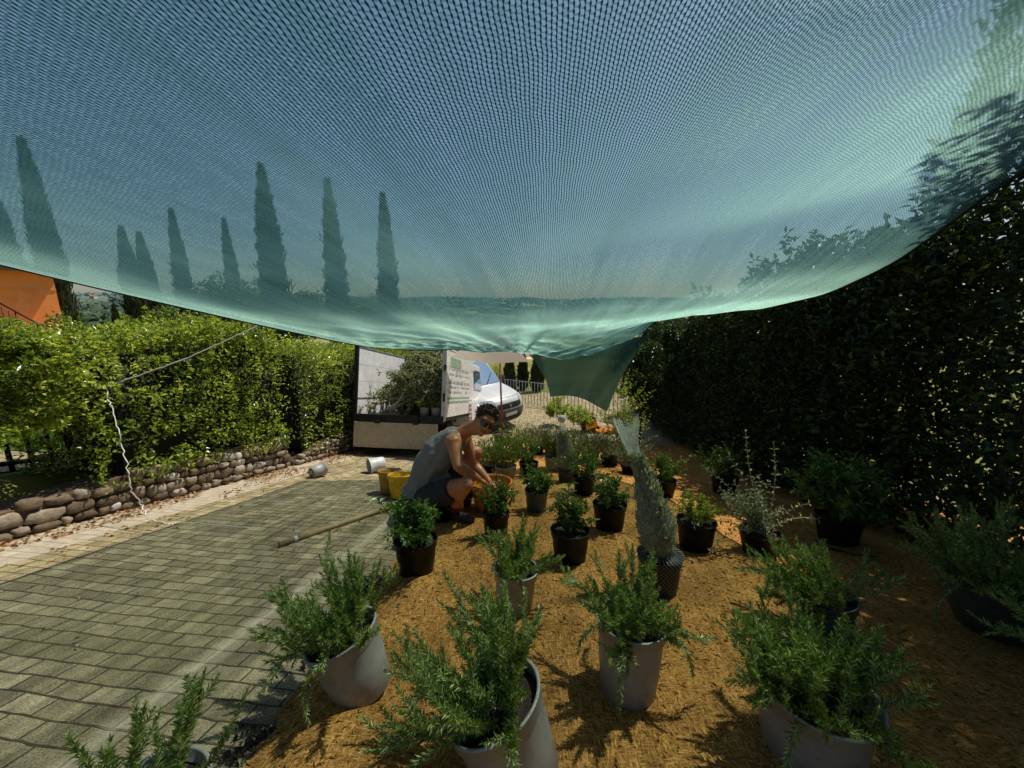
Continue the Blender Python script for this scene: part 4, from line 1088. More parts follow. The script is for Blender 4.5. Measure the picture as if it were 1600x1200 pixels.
netted('tall plant squeezed in a pale green net sleeve with flaring top', 1028, 931, 0.118, 0.225,
       [(0.060, 0.225), (0.085, 0.26), (0.104, 0.33), (0.102, 0.41), (0.080, 0.52), (0.054, 0.63), (0.036, 0.72), (0.030, 0.78), (0.040, 0.85), (0.070, 0.98)], ([0, 0.3, 0.6, 0.85, 1.0], [-0.01, -0.04, -0.11, -0.19, -0.215]), 401, M_blackpot)
netted('small far plant wrapped in a net sleeve tied with a white knot', 886, 754, 0.122, 0.17,
       [(0.08, 0.17), (0.125, 0.24), (0.115, 0.36), (0.09, 0.50), (0.055, 0.62), (0.028, 0.74), (0.03, 0.80)], ([0, 0.5, 1], [0.0, -0.03, -0.08]), 402, M_blackpot, True)

# silvery trailing plant
t = potted('trailing_plant', 'silvery trailing plant in a black pot with long arching stems', 'trailing plant', place(1185, 872, 0.12), 0.13, 0.16, M_blackpot)
r = np.random.default_rng(77); stm = MB(); P, D, N, Ls = [], [], [], []
dirs = [(-0.75, 0.1, 0.9, 0.62, 0.2), (-0.55, -.1, 1.0, 0.66, 0.15), (-0.2, 0, 1.2, 0.72, 0.0), (-0.05, .1, 1.2, 0.66, 0.05), (-0.9, -.2, 0.55, 0.55, 0.35), (-1, -.35, 0.35, 0.52, 0.6), (-0.35, -.3, 0.8, 0.45, 0.3)] + [(r.normal(0, .4) - 0.1, r.normal(0, .4), 1.0, r.uniform(0.2, 0.42), 0.4) for _ in range(26)]
for dx, dy, dz, L, dr in dirs:
    pts = curve_pts([r.normal(0, .03), r.normal(0, .03), 0.14], (dx, dy, dz), L, 16, dr, 0, r, 0.45); stm.tube(pts, np.linspace(0.0032, 0.0016, 16), 5, cap=False)
    for q in range(2, 16):
        T = unit(pts[q] - pts[q - 1]); a = unit(np.cross(T, [0.2, 0.3, 0.9])); b = np.cross(T, a); ph = q * 1.57
        for s in (0, math.pi):
            Rd = math.cos(ph + s) * a + math.sin(ph + s) * b; P.append(pts[q]); D.append(unit(Rd + T * 0.6 + 0.2 * r.normal(size=3))); N.append(unit(T + 0.4 * r.normal(size=3))); Ls.append(r.uniform(0.022, 0.042))
obj('stems', stm, M_silver, t); obj('foliage', MB().leaves(np.array(P), np.array(D), np.array(N), np.array(Ls), np.array(Ls) * 0.5, 0.15, 0.15), M_silver, t, False)

# the back of the bed
t = potted('potted_plant', 'grassy plant in a grey pot just beyond the orange tub', 'potted plant', place(790, 752, 0.13), 0.135, 0.17, M_greypot, GB); tuft(t, 0.15, 501, 0.2, 0.42, 150, 0.011, M_grassy, 0.75)
t = potted('potted_plant', 'upright plant in a small grey pot beside the small netted plant', 'potted plant', place(864, 738, 0.12), 0.125, 0.2, M_greypot, GB); tuft(t, 0.17, 502, 0.12, 0.32, 90, 0.009, M_grassy, 0.5)
t = potted('potted_plant', 'yellow green feathery plant in front of the pole pot', 'potted plant', place(812, 716, 0.13), 0.13, 0.14, M_blackpot, GB); tuft(t, 0.12, 503, 0.22, 0.46, 130, 0.009, M_grassy, 0.8)
t = potted('potted_plant', 'pale wispy plant behind the shoulder and knee of the crouching man', 'potted plant', place(762, 742, 0.13), 0.13, 0.14, M_blackpot, GB); tuft(t, 0.12, 504, 0.2, 0.36, 120, 0.009, M_grassy, 0.8)
bl = ['grey green lavender like bush beside the yellow green feathery plant', 'grey green bush behind the small netted plant, second of its row', 'grey green bush right behind the white knot of the small netted plant', 'grey green bush in the middle of the back row', 'grey green bush below the yellow tool case', 'grey green bush closest to the lime green shrub and tall hedge']
for i, (px, py) in enumerate([(838, 712), (862, 712), (892, 722), (922, 724), (952, 730), (985, 742)]):
    t = potted('lavender_bush', bl[i], 'bush', place(px, py, 0.14), 0.14, 0.14, M_blackpot, 'grey green bushes in the back row', n=20); tuft(t, 0.11, 520 + i, 0.26, 0.44, 170, 0.007, M_lav, 0.75)
p = at(978, 622, 6.1)
t = thing('lime_shrub', 'sunlit lime green shrub at the end of the tall hedge', 'shrub', (p[0], p[1], float(gz(p[0], p[1]))))
shrub(t, 0.02, 601, 0.36, p[2] - gz(p[0], p[1]) + 0.28, 30, 0.055, mat=M_lime, per=12, base_r=0.1)
for i, (px, py, d, R_, H_, lab) in enumerate([(868, 640, 10.6, 0.4, 0.55, 'bright green shrub on the low street wall, nearer the van'), (905, 652, 10.0, 0.42, 0.5, 'bright green shrub on the low street wall, below the net flap'),
                                              (775, 595, 15.5, 0.6, 1.1, 'green shrub behind the van and the street fence')]):
    p = at(px, py + 14, d)
    t = thing('street_shrub', lab, 'shrub', p, 'shrubs along the street fence'); shrub(t, 0.0, 610 + i, R_, H_, 26, 0.085, mat=M_lime, per=10, base_r=0.15)

# ------------------------------------------------------------------ buckets, empty pots, pole, hose
def bucket(label, c, r_, h_, col, tilt=(0, 0), handle=True, taper=0.78, group=None, hcol=(0.6, 0.6, 0.58), square=False):
    M = Matrix.Translation(Vector(c)) @ lean(*tilt)
    t = thing('bucket', label, 'bucket', M=M, group=group)
    obj('tub', MB().lathe([(0.001, 0), (r_ * taper - .01, 0), (r_ * taper, .01), (r_ * (taper + 1) / 2, h_ / 2), (r_ - .004, h_ - .03), (r_, h_ - .026), (r_ + .006, h_ - .02), (r_ + .008, h_ - .004), (r_ + .004, h_), (r_ - .004, h_), (r_ - .01, h_ - .02), (r_ * taper - .012, .02), (0.001, .012)], 36), mat_plain('bucket_plastic', col, 0.4, var=0.18, scale=9, dirt=tuple(c_ * 0.55 for c_ in col)), t)
    if handle:
        a = np.linspace(0, math.pi, 16); obj('handle', MB().tube(np.stack([r_ * np.cos(a), 0.10 * np.sin(a) * 1.2, h_ - .03 + 0.045 * np.sin(a)], -1), 0.0035, 5), mat_plain('bucket_wire', hcol, 0.35, 0.6), t)
        for s in (-1, 1): obj('lug', MB().ball((s * (r_ + .006), 0, h_ - .03), (.012, .018, .018), 6), mat_plain('bucket_lug', col, 0.4), t)
    return t
p = ground(621, 782)[0]; bucket('bright yellow bucket standing behind the crouching man', [p[0], p[1] + 0.1, float(gz(p[0], p[1] + .1)) + .012], 0.125, 0.24, (0.85, 0.50, 0.02), (0, 12), group='buckets around the man')
p = ground(603, 779)[0]; bucket('dull ochre bucket half behind the bright yellow one', [p[0] - .03, p[1] + 0.22, float(gz(p[0], p[1] + .22)) + .012], 0.125, 0.24, (0.50, 0.27, 0.05), (0, 12), group='buckets around the man')
p = ground(766, 812)[0]; TUB = np.array([p[0], p[1] + 0.13, float(bed_z(p[0], p[1] + .13)) - .01])
bucket('orange tub in front of the crouching man, his hand inside', TUB, 0.19, 0.28, (0.80, 0.25, 0.02), (0, 6), False, 0.72, group='buckets around the man')
tsoil = obj('soil', soil_mb(0.175, 0.17), M_soil, bpy.data.objects[[o.name for o in bpy.data.objects if o.get('label', '').startswith('orange tub')][0]])

def lying_pot(label, px, py, r_, h_, rz, mat):
    p = ground(px, py)[0]; M = Matrix.Translation(Vector((p[0], p[1], float(gz(p[0], p[1])) + r_))) @ Matrix.Rotation(rz, 4, 'Z') @ Matrix.Rotation(math.radians(90), 4, 'X') @ Matrix.Translation((0, 0, -h_ / 2))
    t = thing('empty_pot', label, 'empty pot', M=M, group='empty pots lying on the drive'); obj('pot', pot_mb(r_, h_, 0.82, 0.03), mat, t)
    b = MB()
    for k in range(7): b.ball((r_ * .5 * math.cos(k * .9), r_ * .5 * math.sin(k * .9), -0.001), (.012, .012, .003), 5)
    obj('drain_holes', b, M_earth, t)
M_palegrey = mat_plain('pale_grey_plastic', (0.50, 0.51, 0.52), 0.4, var=0.12, scale=8)
lying_pot('empty grey pot lying on its side alone near the stone wall', 497, 745, 0.085, 0.17, math.radians(150), M_greypot)
lying_pot('empty pale grey pot lying by the truck tailgate with drain holes showing', 589, 737, 0.105, 0.21, math.radians(-52), M_palegrey)

p0 = ground(437, 855)[0] + [0, 0, 0.022]; p1 = ground(655, 782)[0] + [0, 0, 0.035]
t = thing('wooden_pole', 'wooden pole with a white band lying across the paving', 'pole', p0)
M_wood = mat_plain('weathered_wood', (0.34, 0.24, 0.12), 0.7, var=0.3, scale=14, bump=0.4)
obj('shaft', MB().tube([[0, 0, 0], (p1 - p0) * .33, (p1 - p0) * .66, p1 - p0], [0.020, 0.021, 0.021, 0.019], 12), M_wood, t)
u = unit(p1 - p0); obj('band', MB().tube([u * 0.10, u * 0.125], 0.0225, 12), M_palegrey, t)

# net pole standing in a pot
p = ground(785, 702)[0]; pb = np.array([p[0], p[1] + 0.15, float(bed_z(p[0], p[1] + 0.15))])
t = potted('weighted_pot', 'big black pot holding the brown net pole upright', 'pot', pb, 0.185, 0.28, M_blackpot, tf=4)
dd = float((pb - CAM).dot(FWD)); top = at(781, 557, dd)
M_redwood = mat_plain('red_brown_wood', (0.20, 0.065, 0.035), 0.6, var=0.25, scale=10)
t = thing('net_pole', 'thin red brown pole propping up the far edge of the net', 'pole', pb + [0, 0, 0.1])
b = pb + [0, 0, 0.1]; obj('shaft', MB().tube([[0, 0, 0], (top - b) * 0.5, top - b], 0.019, 10), M_redwood, t)
obj('crosspiece', MB().box(top - b + [0.03, 0, 0.012], (0.42, 0.04, 0.028)), M_redwood, t, False)

# white tarp beyond the far edge of the net
c4 = [at(703, 558, 6.5), at(826, 566, 5.5), at(735, 538, 7.0), at(786, 511, 6.6)]; n_ = 16; TP = np.zeros((n_, n_, 3))
for i in range(n_):
    for j in range(n_):
        a_, b_ = j / (n_ - 1), i / (n_ - 1); TP[i, j] = (c4[0] * (1 - a_) + c4[1] * a_) * (1 - b_) + (c4[2] * (1 - a_) + c4[3] * a_) * b_ + UPV * (-0.05 * math.sin(math.pi * a_) * (1 - b_) + 0.01 * math.sin(9 * a_ + 4 * b_))
tw = NT('white_tarp'); d_ = tw.n('BsdfDiffuse'); d_.inputs[0].default_value = (0.85, 0.85, 0.84, 1); tl_ = tw.n('BsdfTranslucent'); tl_.inputs[0].default_value = (0.9, 0.9, 0.88, 1); mx = tw.n('MixShader'); mx.inputs[0].default_value = 0.82; tw.l(d_, mx, 0, 1); tw.l(tl_, mx, 0, 2)
tarp = obj('white_tarp', MB().grid(TP), tw.done(mx)); tag(tarp, 'white sunlit tarp stretched behind the far edge of the green net', 'tarp')

# irrigation hose
pts = [ground(*q)[0] + [0, 0, 0.055] for q in [(1200, 842), (1235, 838), (1262, 848), (1290, 866), (1340, 880), (1420, 884), (1500, 900)]]
hz = obj('irrigation_hose', MB().tube(pts, 0.008, 8), M_blackpot); tag(hz, 'thin black irrigation hose lying on the shaded coir mat', 'hose')
# ------------------------------------------------------------------ truck
M_white = mat_plain('white_paint', (0.70, 0.70, 0.69), 0.4, var=0.08, scale=4, dirt=(0.50, 0.48, 0.43))
M_alu = mat_plain('worn_aluminium', (0.74, 0.75, 0.76), 0.5, 0.0, var=0.12, scale=5, bump=0.1, dirt=(0.62, 0.62, 0.61))
M_beige = mat_plain('dirty_tailgate_paint', (0.52, 0.44, 0.33), 0.7, var=0.12, scale=11, bump=0.2, dirt=(0.40, 0.32, 0.22))
M_dark = mat_plain('black_steel', (0.018, 0.018, 0.019), 0.5, 0.2, var=0.4, scale=10)
M_rubber = mat_plain('tyre_rubber', (0.016, 0.016, 0.016), 0.85, var=0.4, scale=20, bump=0.3)
M_rim = mat_plain('grey_rim', (0.30, 0.30, 0.31), 0.45, 0.6)
M_red = mat_plain('red_reflector', (0.55, 0.02, 0.02), 0.35)
M_green = mat_plain('printed_green', (0.26, 0.38, 0.27), 0.5, var=0.3, scale=10)
M_glass = NT('tinted_glass'); _g = M_glass.bsdf((0.10, 0.15, 0.20), 0.06, spec=0.9, Coat_Weight=0.6); M_glass = M_glass.done(_g)


def frame_on_slope(p, fx, fy, slope):
    f = Vector((fx, fy, -slope)).normalized(); r_ = Vector((fy, -fx, 0)).normalized(); u = r_.cross(f)
    return Matrix(((r_.x, f.x, u.x, p[0]), (r_.y, f.y, u.y, p[1]), (r_.z, f.z, u.z, p[2]), (0, 0, 0, 1)))


def wheel(parent, c, R, w, axis='x', name='wheel'):
    prof = [(R * 0.58, -w / 2), (R * 0.92, -w / 2), (R * 0.99, -w * 0.36), (R, -w * 0.2), (R, w * 0.2), (R * 0.99, w * 0.36), (R * 0.92, w / 2), (R * 0.58, w / 2)]
    Rm = np.array([[0, 0, 1], [0, 1, 0], [-1, 0, 0]]) if axis == 'x' else np.array([[1, 0, 0], [0, 0, 1], [0, -1, 0]])
    m = MB().lathe(prof, 28); m.v = [(v @ Rm.T) + np.array(c) for v in m.v]; wh = obj(name, m, M_rubber, parent)
    m = MB().lathe([(0.001, w * .30), (R * .15, w * .32), (R * .2, w * .22), (R * .5, w * .28), (R * .59, w * .46), (R * .59, -w * .46), (R * .5, -w * .28), (R * .2, -w * .22), (R * .15, -w * .32), (0.001, -w * .30)], 24); m.v = [(v @ Rm.T) + np.array(c) for v in m.v]; obj('rim', m, M_rim, wh)
    return wh


tp = ground(621, 713)[0]
t = thing('tipper_truck', 'small white high sided tipper truck with dropped tailgate, loaded with cut branches', 'truck', M=frame_on_slope(tp, RX, RY, SLOPE))
TRUCK = t; HW = 0.79; ZF = 0.68; ZT = 1.86; LB = 2.05
obj('bed_floor', MB().box((0, LB / 2, ZF - 0.03), (2 * HW, LB, 0.06)), M_dark, t, False, 0.006)
obj('rear_beam', MB().box((0, -0.03, ZF - 0.035), (2 * HW + .02, 0.06, 0.13)), M_dark, t, False, 0.006)
tg = obj('tailgate', MB().box((-0.03, -0.055, ZF - 0.315), (2 * HW - 0.10, 0.035, 0.42)), M_beige, t, False, 0.006)
obj('edge_frame', MB().box((-HW + 0.05, -0.058, ZF - 0.315), (0.05, 0.05, 0.425)).box((HW - 0.11, -0.058, ZF - 0.315), (0.05, 0.05, 0.425)).box((-0.03, -0.058, ZF - 0.52), (2 * HW - 0.14, 0.05, 0.03)), M_beige, tg, False, 0.004)
for x_ in (-0.35, 0.33):
    h = MB().box((x_, -0.072, ZF - 0.05), (0.09, 0.035, 0.15)); h.tube([[x_ - .05, -.09, ZF - .08], [x_ + .05, -.09, ZF - .08]], 0.018, 8); obj('hinge', h, M_dark, tg, False)
for sx_ in (-1, 1):
    m = MB(); nb = 4; hb_ = (ZT - ZF) / nb
    for k in range(nb):
        m.box((sx_ * HW, LB / 2, ZF + hb_ * (k + .5) + 0.002), (0.035, LB - 0.05, hb_ - 0.004))
    sp_ = obj('side_panel', m, M_alu if sx_ < 0 else M_white, t, False, 0.002)
    obj('rail', MB().box((sx_ * HW, LB / 2, ZT + 0.012), (0.05, LB, 0.03)).box((sx_ * HW, LB / 2, ZF + hb_ - 0.003), (0.046, LB - .03, 0.03)), M_rim if sx_ < 0 else M_white, sp_, False, 0.004)
    obj('corner_post', MB().box((sx_ * HW, -0.022, (ZF + ZT) / 2 + 0.02), (0.07, 0.05, ZT - ZF + 0.16)), M_dark if sx_ < 0 else M_white, t, False, 0.006)
    for lz_, lh_ in ((0.35, 0.14), (0.85, 0.10)): obj('latch', MB().box((sx_ * (HW + .01), -0.058, ZF + lz_), (0.03, 0.03, lh_)), M_dark, t, False, 0.004)
    if sx_ > 0:            # faded printed advertising: blocks and lines of worn lettering too small to read
        r = np.random.default_rng(4); xx = HW + 0.0195
        pr = MB(); pr.box((xx, 0.62, ZF + 0.98), (0.004, 0.75, 0.16)); pr.box((xx, 0.95, ZF + 0.30), (0.004, 1.6, 0.11)); obj('green_print', pr, M_green, sp_, False)
        pr = MB()
        for z0, hgt in ((ZF + 0.86, 0.05), (ZF + 0.76, 0.035), (ZF + 0.62, 0.06), (ZF + 0.53, 0.035), (ZF + 0.44, 0.045)):
            y_ = 0.18
            while y_ < 1.75:
                w_ = r.uniform(0.02, 0.05)
                if r.uniform() > 0.15: pr.box((xx, y_ + w_ / 2, z0), (0.003, w_, hgt * r.uniform(0.7, 1)))
                y_ += w_ + 0.012 + (0.05 if r.uniform() < 0.18 else 0)
        wl = obj('worn_lettering', pr, mat_plain('faded_print', (0.36, 0.42, 0.36), 0.6, var=0.3, scale=14), sp_, False); wl['kind'] = 'stuff'
obj('headboard', MB().box((0, LB + 0.01, (ZF + ZT) / 2), (2 * HW - 0.04, 0.04, ZT - ZF)), M_dark, t, False, 0.006)
for sx_ in (-1, 1): obj('chassis_rail', MB().box((sx_ * 0.34, 1.7, ZF - 0.16), (0.08, 3.2, 0.16)), M_dark, t, False)
for y_, sx_ in ((0.72, -1), (0.72, 1), (3.05, -1), (3.05, 1)): wheel(t, (sx_ * 0.60, y_, 0.29), 0.29, 0.24 if y_ < 2 else 0.18)
obj('axle', MB().tube([[-0.5, 0.72, 0.29], [0.5, 0.72, 0.29]], 0.05, 8), M_dark, t)
for sx_ in (-1, 1): obj('mudguard', MB().box((sx_ * 0.62, 0.36, 0.42), (0.3, 0.02, 0.34)), M_dark, t, False)
lp = MB()
# cab
cb = MB(); prof = [(2.36, 0.36), (2.36, 1.62), (2.5, 1.80), (3.3, 1.80), (3.72, 1.25), (3.95, 1.02), (3.98, 0.36)]
for sx_ in (-1, 1): cb.add([[sx_ * (0.76 - (0.06 if z > 1.2 else 0)), y, z] for y, z in prof], [])
n_ = len(prof); cb.f.append(np.array([[i, (i + 1) % n_, n_ + (i + 1) % n_, n_ + i] for i in range(n_)])); cb.m.append(np.zeros(n_, int)); cb.f.append(np.array([list(range(n_))[::-1], list(range(n_, 2 * n_))])); cb.m.append(np.zeros(2, int))
obj('cab', cb, M_white, t, False, 0.02)
obj('rear_window', MB().box((0, 2.352, 1.45), (1.0, 0.012, 0.3)), M_glass, t, False)
for sx_ in (-1, 1): obj('side_window', MB().add([[sx_ * .735, 2.6, 1.2], [sx_ * .735, 3.5, 1.2], [sx_ * .715, 3.25, 1.66], [sx_ * .715, 2.6, 1.66]], [np.array([[0, 1, 2, 3]])]), M_glass, t, False)
# red and white marker board hung on the lower side
mk = MB().box((HW + 0.03, 1.85, ZF + 0.04), (0.012, 0.16, 0.36)); mo = obj('marker_board', mk, M_white, t, False)
sb = MB()
for k in range(4): sb.box((HW + 0.0375, 1.85, ZF - 0.10 + k * 0.09), (0.004, 0.15, 0.04))
obj('red_stripes', sb, M_red, mo, False)

# load of cut branches
TM = t.matrix_world.copy()
pile = thing('brush_pile', 'heap of cut leafy branches filling the truck bed', 'branches', M=TM @ Matrix.Translation((0, 0.1, ZF + 0.01)))
r = np.random.default_rng(9); M_cut = mat_plain('cut_branch', (0.50, 0.40, 0.27), 0.85, var=0.35, scale=18, bump=0.4)
M_olive = mat_leaf('wilting_leaf', [(0, (0.08, 0.105, 0.045)), (0.5, (0.20, 0.25, 0.12)), (0.93, (0.38, 0.43, 0.26)), (1, (0.30, 0.15, 0.06))], 0.5, 0.3)
def heap(x, y): return np.interp(x, [-0.78, -0.45, -0.15, 0.3, 0.6, 0.78], [0.12, 0.46, 1.12, 1.42, 1.38, 1.25]) * np.interp(y, [0.0, 0.25, 1.0, 2.1], [0.28, 0.62, 1.05, 1.25])
BR = [((-0.62, 0.15, 0.22), (0.05, 0.35, 0.30), 0.030), ((-0.30, 0.05, 0.08), (0.25, 0.4, 0.62), 0.034), ((-0.18, 0.02, 0.06), (0.45, 0.5, 0.70), 0.026), ((-0.15, 0.8, 0.2), (-0.28, 1.0, 1.22), 0.020),
      ((-0.25, 0.05, 0.04), (0.10, 0.10, 0.42), 0.020), ((-0.52, 0.5, 0.1), (-0.25, 0.9, 1.15), 0.014), ((-0.6, 0.2, 0.1), (-0.66, 0.5, 0.70), 0.008), ((-0.42, 0.3, 0.1), (-0.44, 0.35, 0.62), 0.008), ((0.0, 0.6, 0.5), (0.6, 0.9, 1.25), 0.016), ((0.2, 0.5, 0.6), (-0.1, 0.9, 1.3), 0.014), ((0.3, 0.3, 0.3), (0.7, 0.5, 0.75), 0.014), ((-0.05, 0.2, 0.2), (0.55, 0.3, 0.55), 0.018)]
for a_, b_, rad in BR:
    q = np.linspace(0, 1, 9)[:, None]; pts = np.array(a_) * (1 - q) + np.array(b_) * q + np.cumsum(r.normal(0, 0.012, (9, 3)), 0); obj('branch', MB().tube(pts, np.linspace(rad, rad * 0.5, 9), 7), M_cut, pile)
P, D, N, Ls = [], [], [], []; tw_ = MB()
for i in range(1000):
    x_, y_ = r.uniform(-0.6, 0.76), r.uniform(0.04, 2.05); hz_ = heap(x_, y_); z_ = hz_ * (1 - abs(r.normal(0, 0.25))); d = unit(np.array([r.normal(0.1, .6), r.normal(-0.3, .6), r.normal(0.25, .5)]))
    if (x_ < -0.1 and y_ < 0.6 and r.uniform() < 0.75) or (x_ < -0.3 and r.uniform() < 0.4): continue
    pts = curve_pts([x_, y_, max(z_, 0.02)], d, r.uniform(0.2, 0.45), 8, 0.6, 0, r, 0.3); pts[:, 2] = np.maximum(pts[:, 2], 0.01); pts[:, 0] = np.clip(pts[:, 0], -0.75, 0.75); pts[:, 1] = np.clip(pts[:, 1], 0.0, 2.1)
    tw_.tube(pts, np.linspace(0.005, 0.002, 8), 4, cap=False)
    for k in range(22):
        j = r.integers(1, 8); P.append(pts[j] + r.normal(0, 0.012, 3)); D.append(unit(unit(pts[j] - pts[j - 1]) + 0.9 * unit(r.normal(size=3)))); N.append(unit(r.normal(size=3) + [0, 0, 0.6])); Ls.append(r.uniform(0.045, 0.095))
obj('twigs', tw_, M_cut, pile); obj('leaves', MB().leaves(np.array(P), np.array(D), np.array(N), np.array(Ls), np.array(Ls) * 0.36, 0.15, 0.15), M_olive, pile, False)
for x_, lab in ((0.42, 'grey potted plant in the truck bed, nearer the branches'), (0.62, 'grey potted plant in the truck bed, beside the printed side panel')):
    M = TM @ Matrix.Translation((x_, 0.10, ZF + 0.004)); t2 = thing('potted_plant', lab, 'potted plant', M=M, group='pots on the truck bed')
    obj('pot', pot_mb(0.085, 0.165, 0.8, 0.03, n=24), M_greypot, t2); obj('soil', soil_mb(0.077, 0.14), M_soil, t2); tuft(t2, 0.13, int(700 + x_ * 100), 0.10, 0.20, 60, 0.012, M_grassy, 0.7)

# ------------------------------------------------------------------ van
hd = math.radians(-40)
vp = np.array(at(798, 675, 10.0)); vp[2] = float(gz(vp[0], vp[1])) + 0.012
van = thing('delivery_van', 'white van with blue tinted windscreen parked nose out beyond the truck', 'van', M=Matrix.Translation(Vector(vp)) @ Matrix.Rotation(hd, 4, 'Z') @ Matrix.Scale(0.86, 4))
prof = np.array([(-0.10, 0.26), (0.0, 0.36), (0.02, 0.58), (-0.02, 0.80), (-0.10, 0.95), (-0.30, 1.05), (-0.62, 1.14), (-0.98, 1.22), (-1.02, 1.24), (-1.36, 1.55), (-1.66, 1.82), (-1.80, 1.90), (-2.3, 1.96), (-3.4, 1.98), (-4.6, 1.95), (-4.76, 1.85), (-4.84, 1.2), (-4.86, 0.5), (-4.8, 0.28)])
def hw(z, x): return 0.95 - 0.17 * np.clip((z - 1.05) / 0.9, 0, 1) ** 1.3 - 0.05 * np.clip((0.45 - z) / 0.2, 0, 1)
def van_pt(i, tt, off=0.0):
    i0 = int(min(max(i, 0), len(prof) - 1.001)); f = i - i0; x_, z_ = prof[i0] * (1 - f) + prof[i0 + 1] * f
    tg_ = unit(prof[i0 + 1] - prof[i0]); nx, nz = tg_[1], -tg_[0]
    nose = np.clip((x_ + 2.0) / 1.8, 0, 1); x2 = x_ - 0.34 * nose * abs(tt) ** 3.2 - 0.10 * (1 - nose) * (x_ < -4.5) * -1 * abs(tt) ** 6
    z2 = z_ - (0.06 * abs(tt) ** 5 if z_ > 0.9 else 0)
    return np.array([x2 + nx * off, tt * (hw(z_, x_) + off * 0.3), z2 + nz * off])
TT = np.array([-1, -.97, -.9, -.75, -.5, -.25, 0, .25, .5, .75, .9, .97, 1]); II = np.arange(0, len(prof) - 1 + 1e-6, 0.5); II[-1] -= 1e-3
G = np.array([[van_pt(i, q) for q in TT] for i in II]); vb = MB().grid(G[:, ::-1])
n_ = len(II)
for side in (0, len(TT) - 1):
    ids = np.arange(n_) * len(TT) + side; c = len(vb.v); 
    vb.f.append(np.array([ids if side else ids[::-1]])); vb.m.append(np.array([0]))
vb.f.append(np.array([[(n_ - 1) * len(TT) + j for j in range(len(TT))] + [j for j in range(len(TT))][::-1]])); vb.m.append(np.array([0]))
obj('body', vb, mat_plain('silver_white_paint', (0.52, 0.53, 0.54), 0.32, 0.15, var=0.05, scale=3), van, True)
def patch(name, i0, i1, t0, t1, off, mat, ni=8, nt_=8, parent=van, i0b=None, i1b=None):
    g = np.array([[van_pt((i0 + (i1 - i0) * a) * (1 - b) + ((i0b if i0b is not None else i0) + ((i1b if i1b is not None else i1) - (i0b if i0b is not None else i0)) * a) * b, t0 + (t1 - t0) * b, off) for b in np.linspace(0, 1, nt_)] for a in np.linspace(0, 1, ni)])
    return obj(name, MB().grid(g[:, ::-1]), mat, parent, True)
M_vglass = NT('van_glass'); _b = M_vglass.bsdf((0.12, 0.22, 0.34), 0.05, spec=1.0, Coat_Weight=1.0); M_vglass = M_vglass.done(_b)
M_dgrey = mat_plain('grey_bumper', (0.06, 0.06, 0.065), 0.55, var=0.2)
M_lamp = mat_plain('lamp_glass', (0.50, 0.54, 0.58), 0.12, 0.3, var=0.1); M_chrome = mat_plain('chrome', (0.75, 0.75, 0.76), 0.15, 1.0, var=0.05)
ws = patch('windscreen', 8.05, 10.7, -0.90, 0.90, 0.012, M_vglass, 8, 14)
patch('grille', 2.55, 3.35, -0.52, 0.52, 0.010, M_dark, 5, 12); patch('bumper', 0.4, 2.35, -0.985, 0.985, 0.014, M_dgrey, 6, 16); patch('air_intake', 0.9, 1.5, -0.5, 0.5, 0.022, M_dark, 4, 8)
patch('headlight', 2.65, 4.25, -0.93, -0.56, 0.012, M_lamp, 6, 6); patch('headlight', 2.65, 4.25, 0.56, 0.93, 0.012, M_lamp, 6, 6)
patch('bonnet_line', 4.35, 4.42, -0.9, 0.9, 0.004, M_dark, 2, 12)
pl = patch('number_plate', 1.55, 2.0, -0.27, 0.27, 0.030, M_white, 3, 6); 
c0 = van_pt(3.0, 0.0, 0.02); lg = MB()
dm = [(0, 0.085), (0.06, 0), (0, -0.085), (-0.06, 0)]; di = [(0, 0.045), (0.028, 0), (0, -0.045), (-0.028, 0)]
v = [[c0[0] + .012, y_, c0[2] + z_] for y_, z_ in dm] + [[c0[0] + .02, y_ * .8, c0[2] + z_ * .8] for y_, z_ in dm] + [[c0[0] + .02, y_, c0[2] + z_] for y_, z_ in di] + [[c0[0] + .006, y_, c0[2] + z_] for y_, z_ in di]
q = []
for a_ in range(4):
    b_ = (a_ + 1) % 4; q += [[a_, b_, 4 + b_, 4 + a_], [4 + a_, 4 + b_, 8 + b_, 8 + a_], [8 + a_, 8 + b_, 12 + b_, 12 + a_]]
lg.add(v, [np.array(q)]); obj('diamond_badge', lg, M_chrome, van, False)
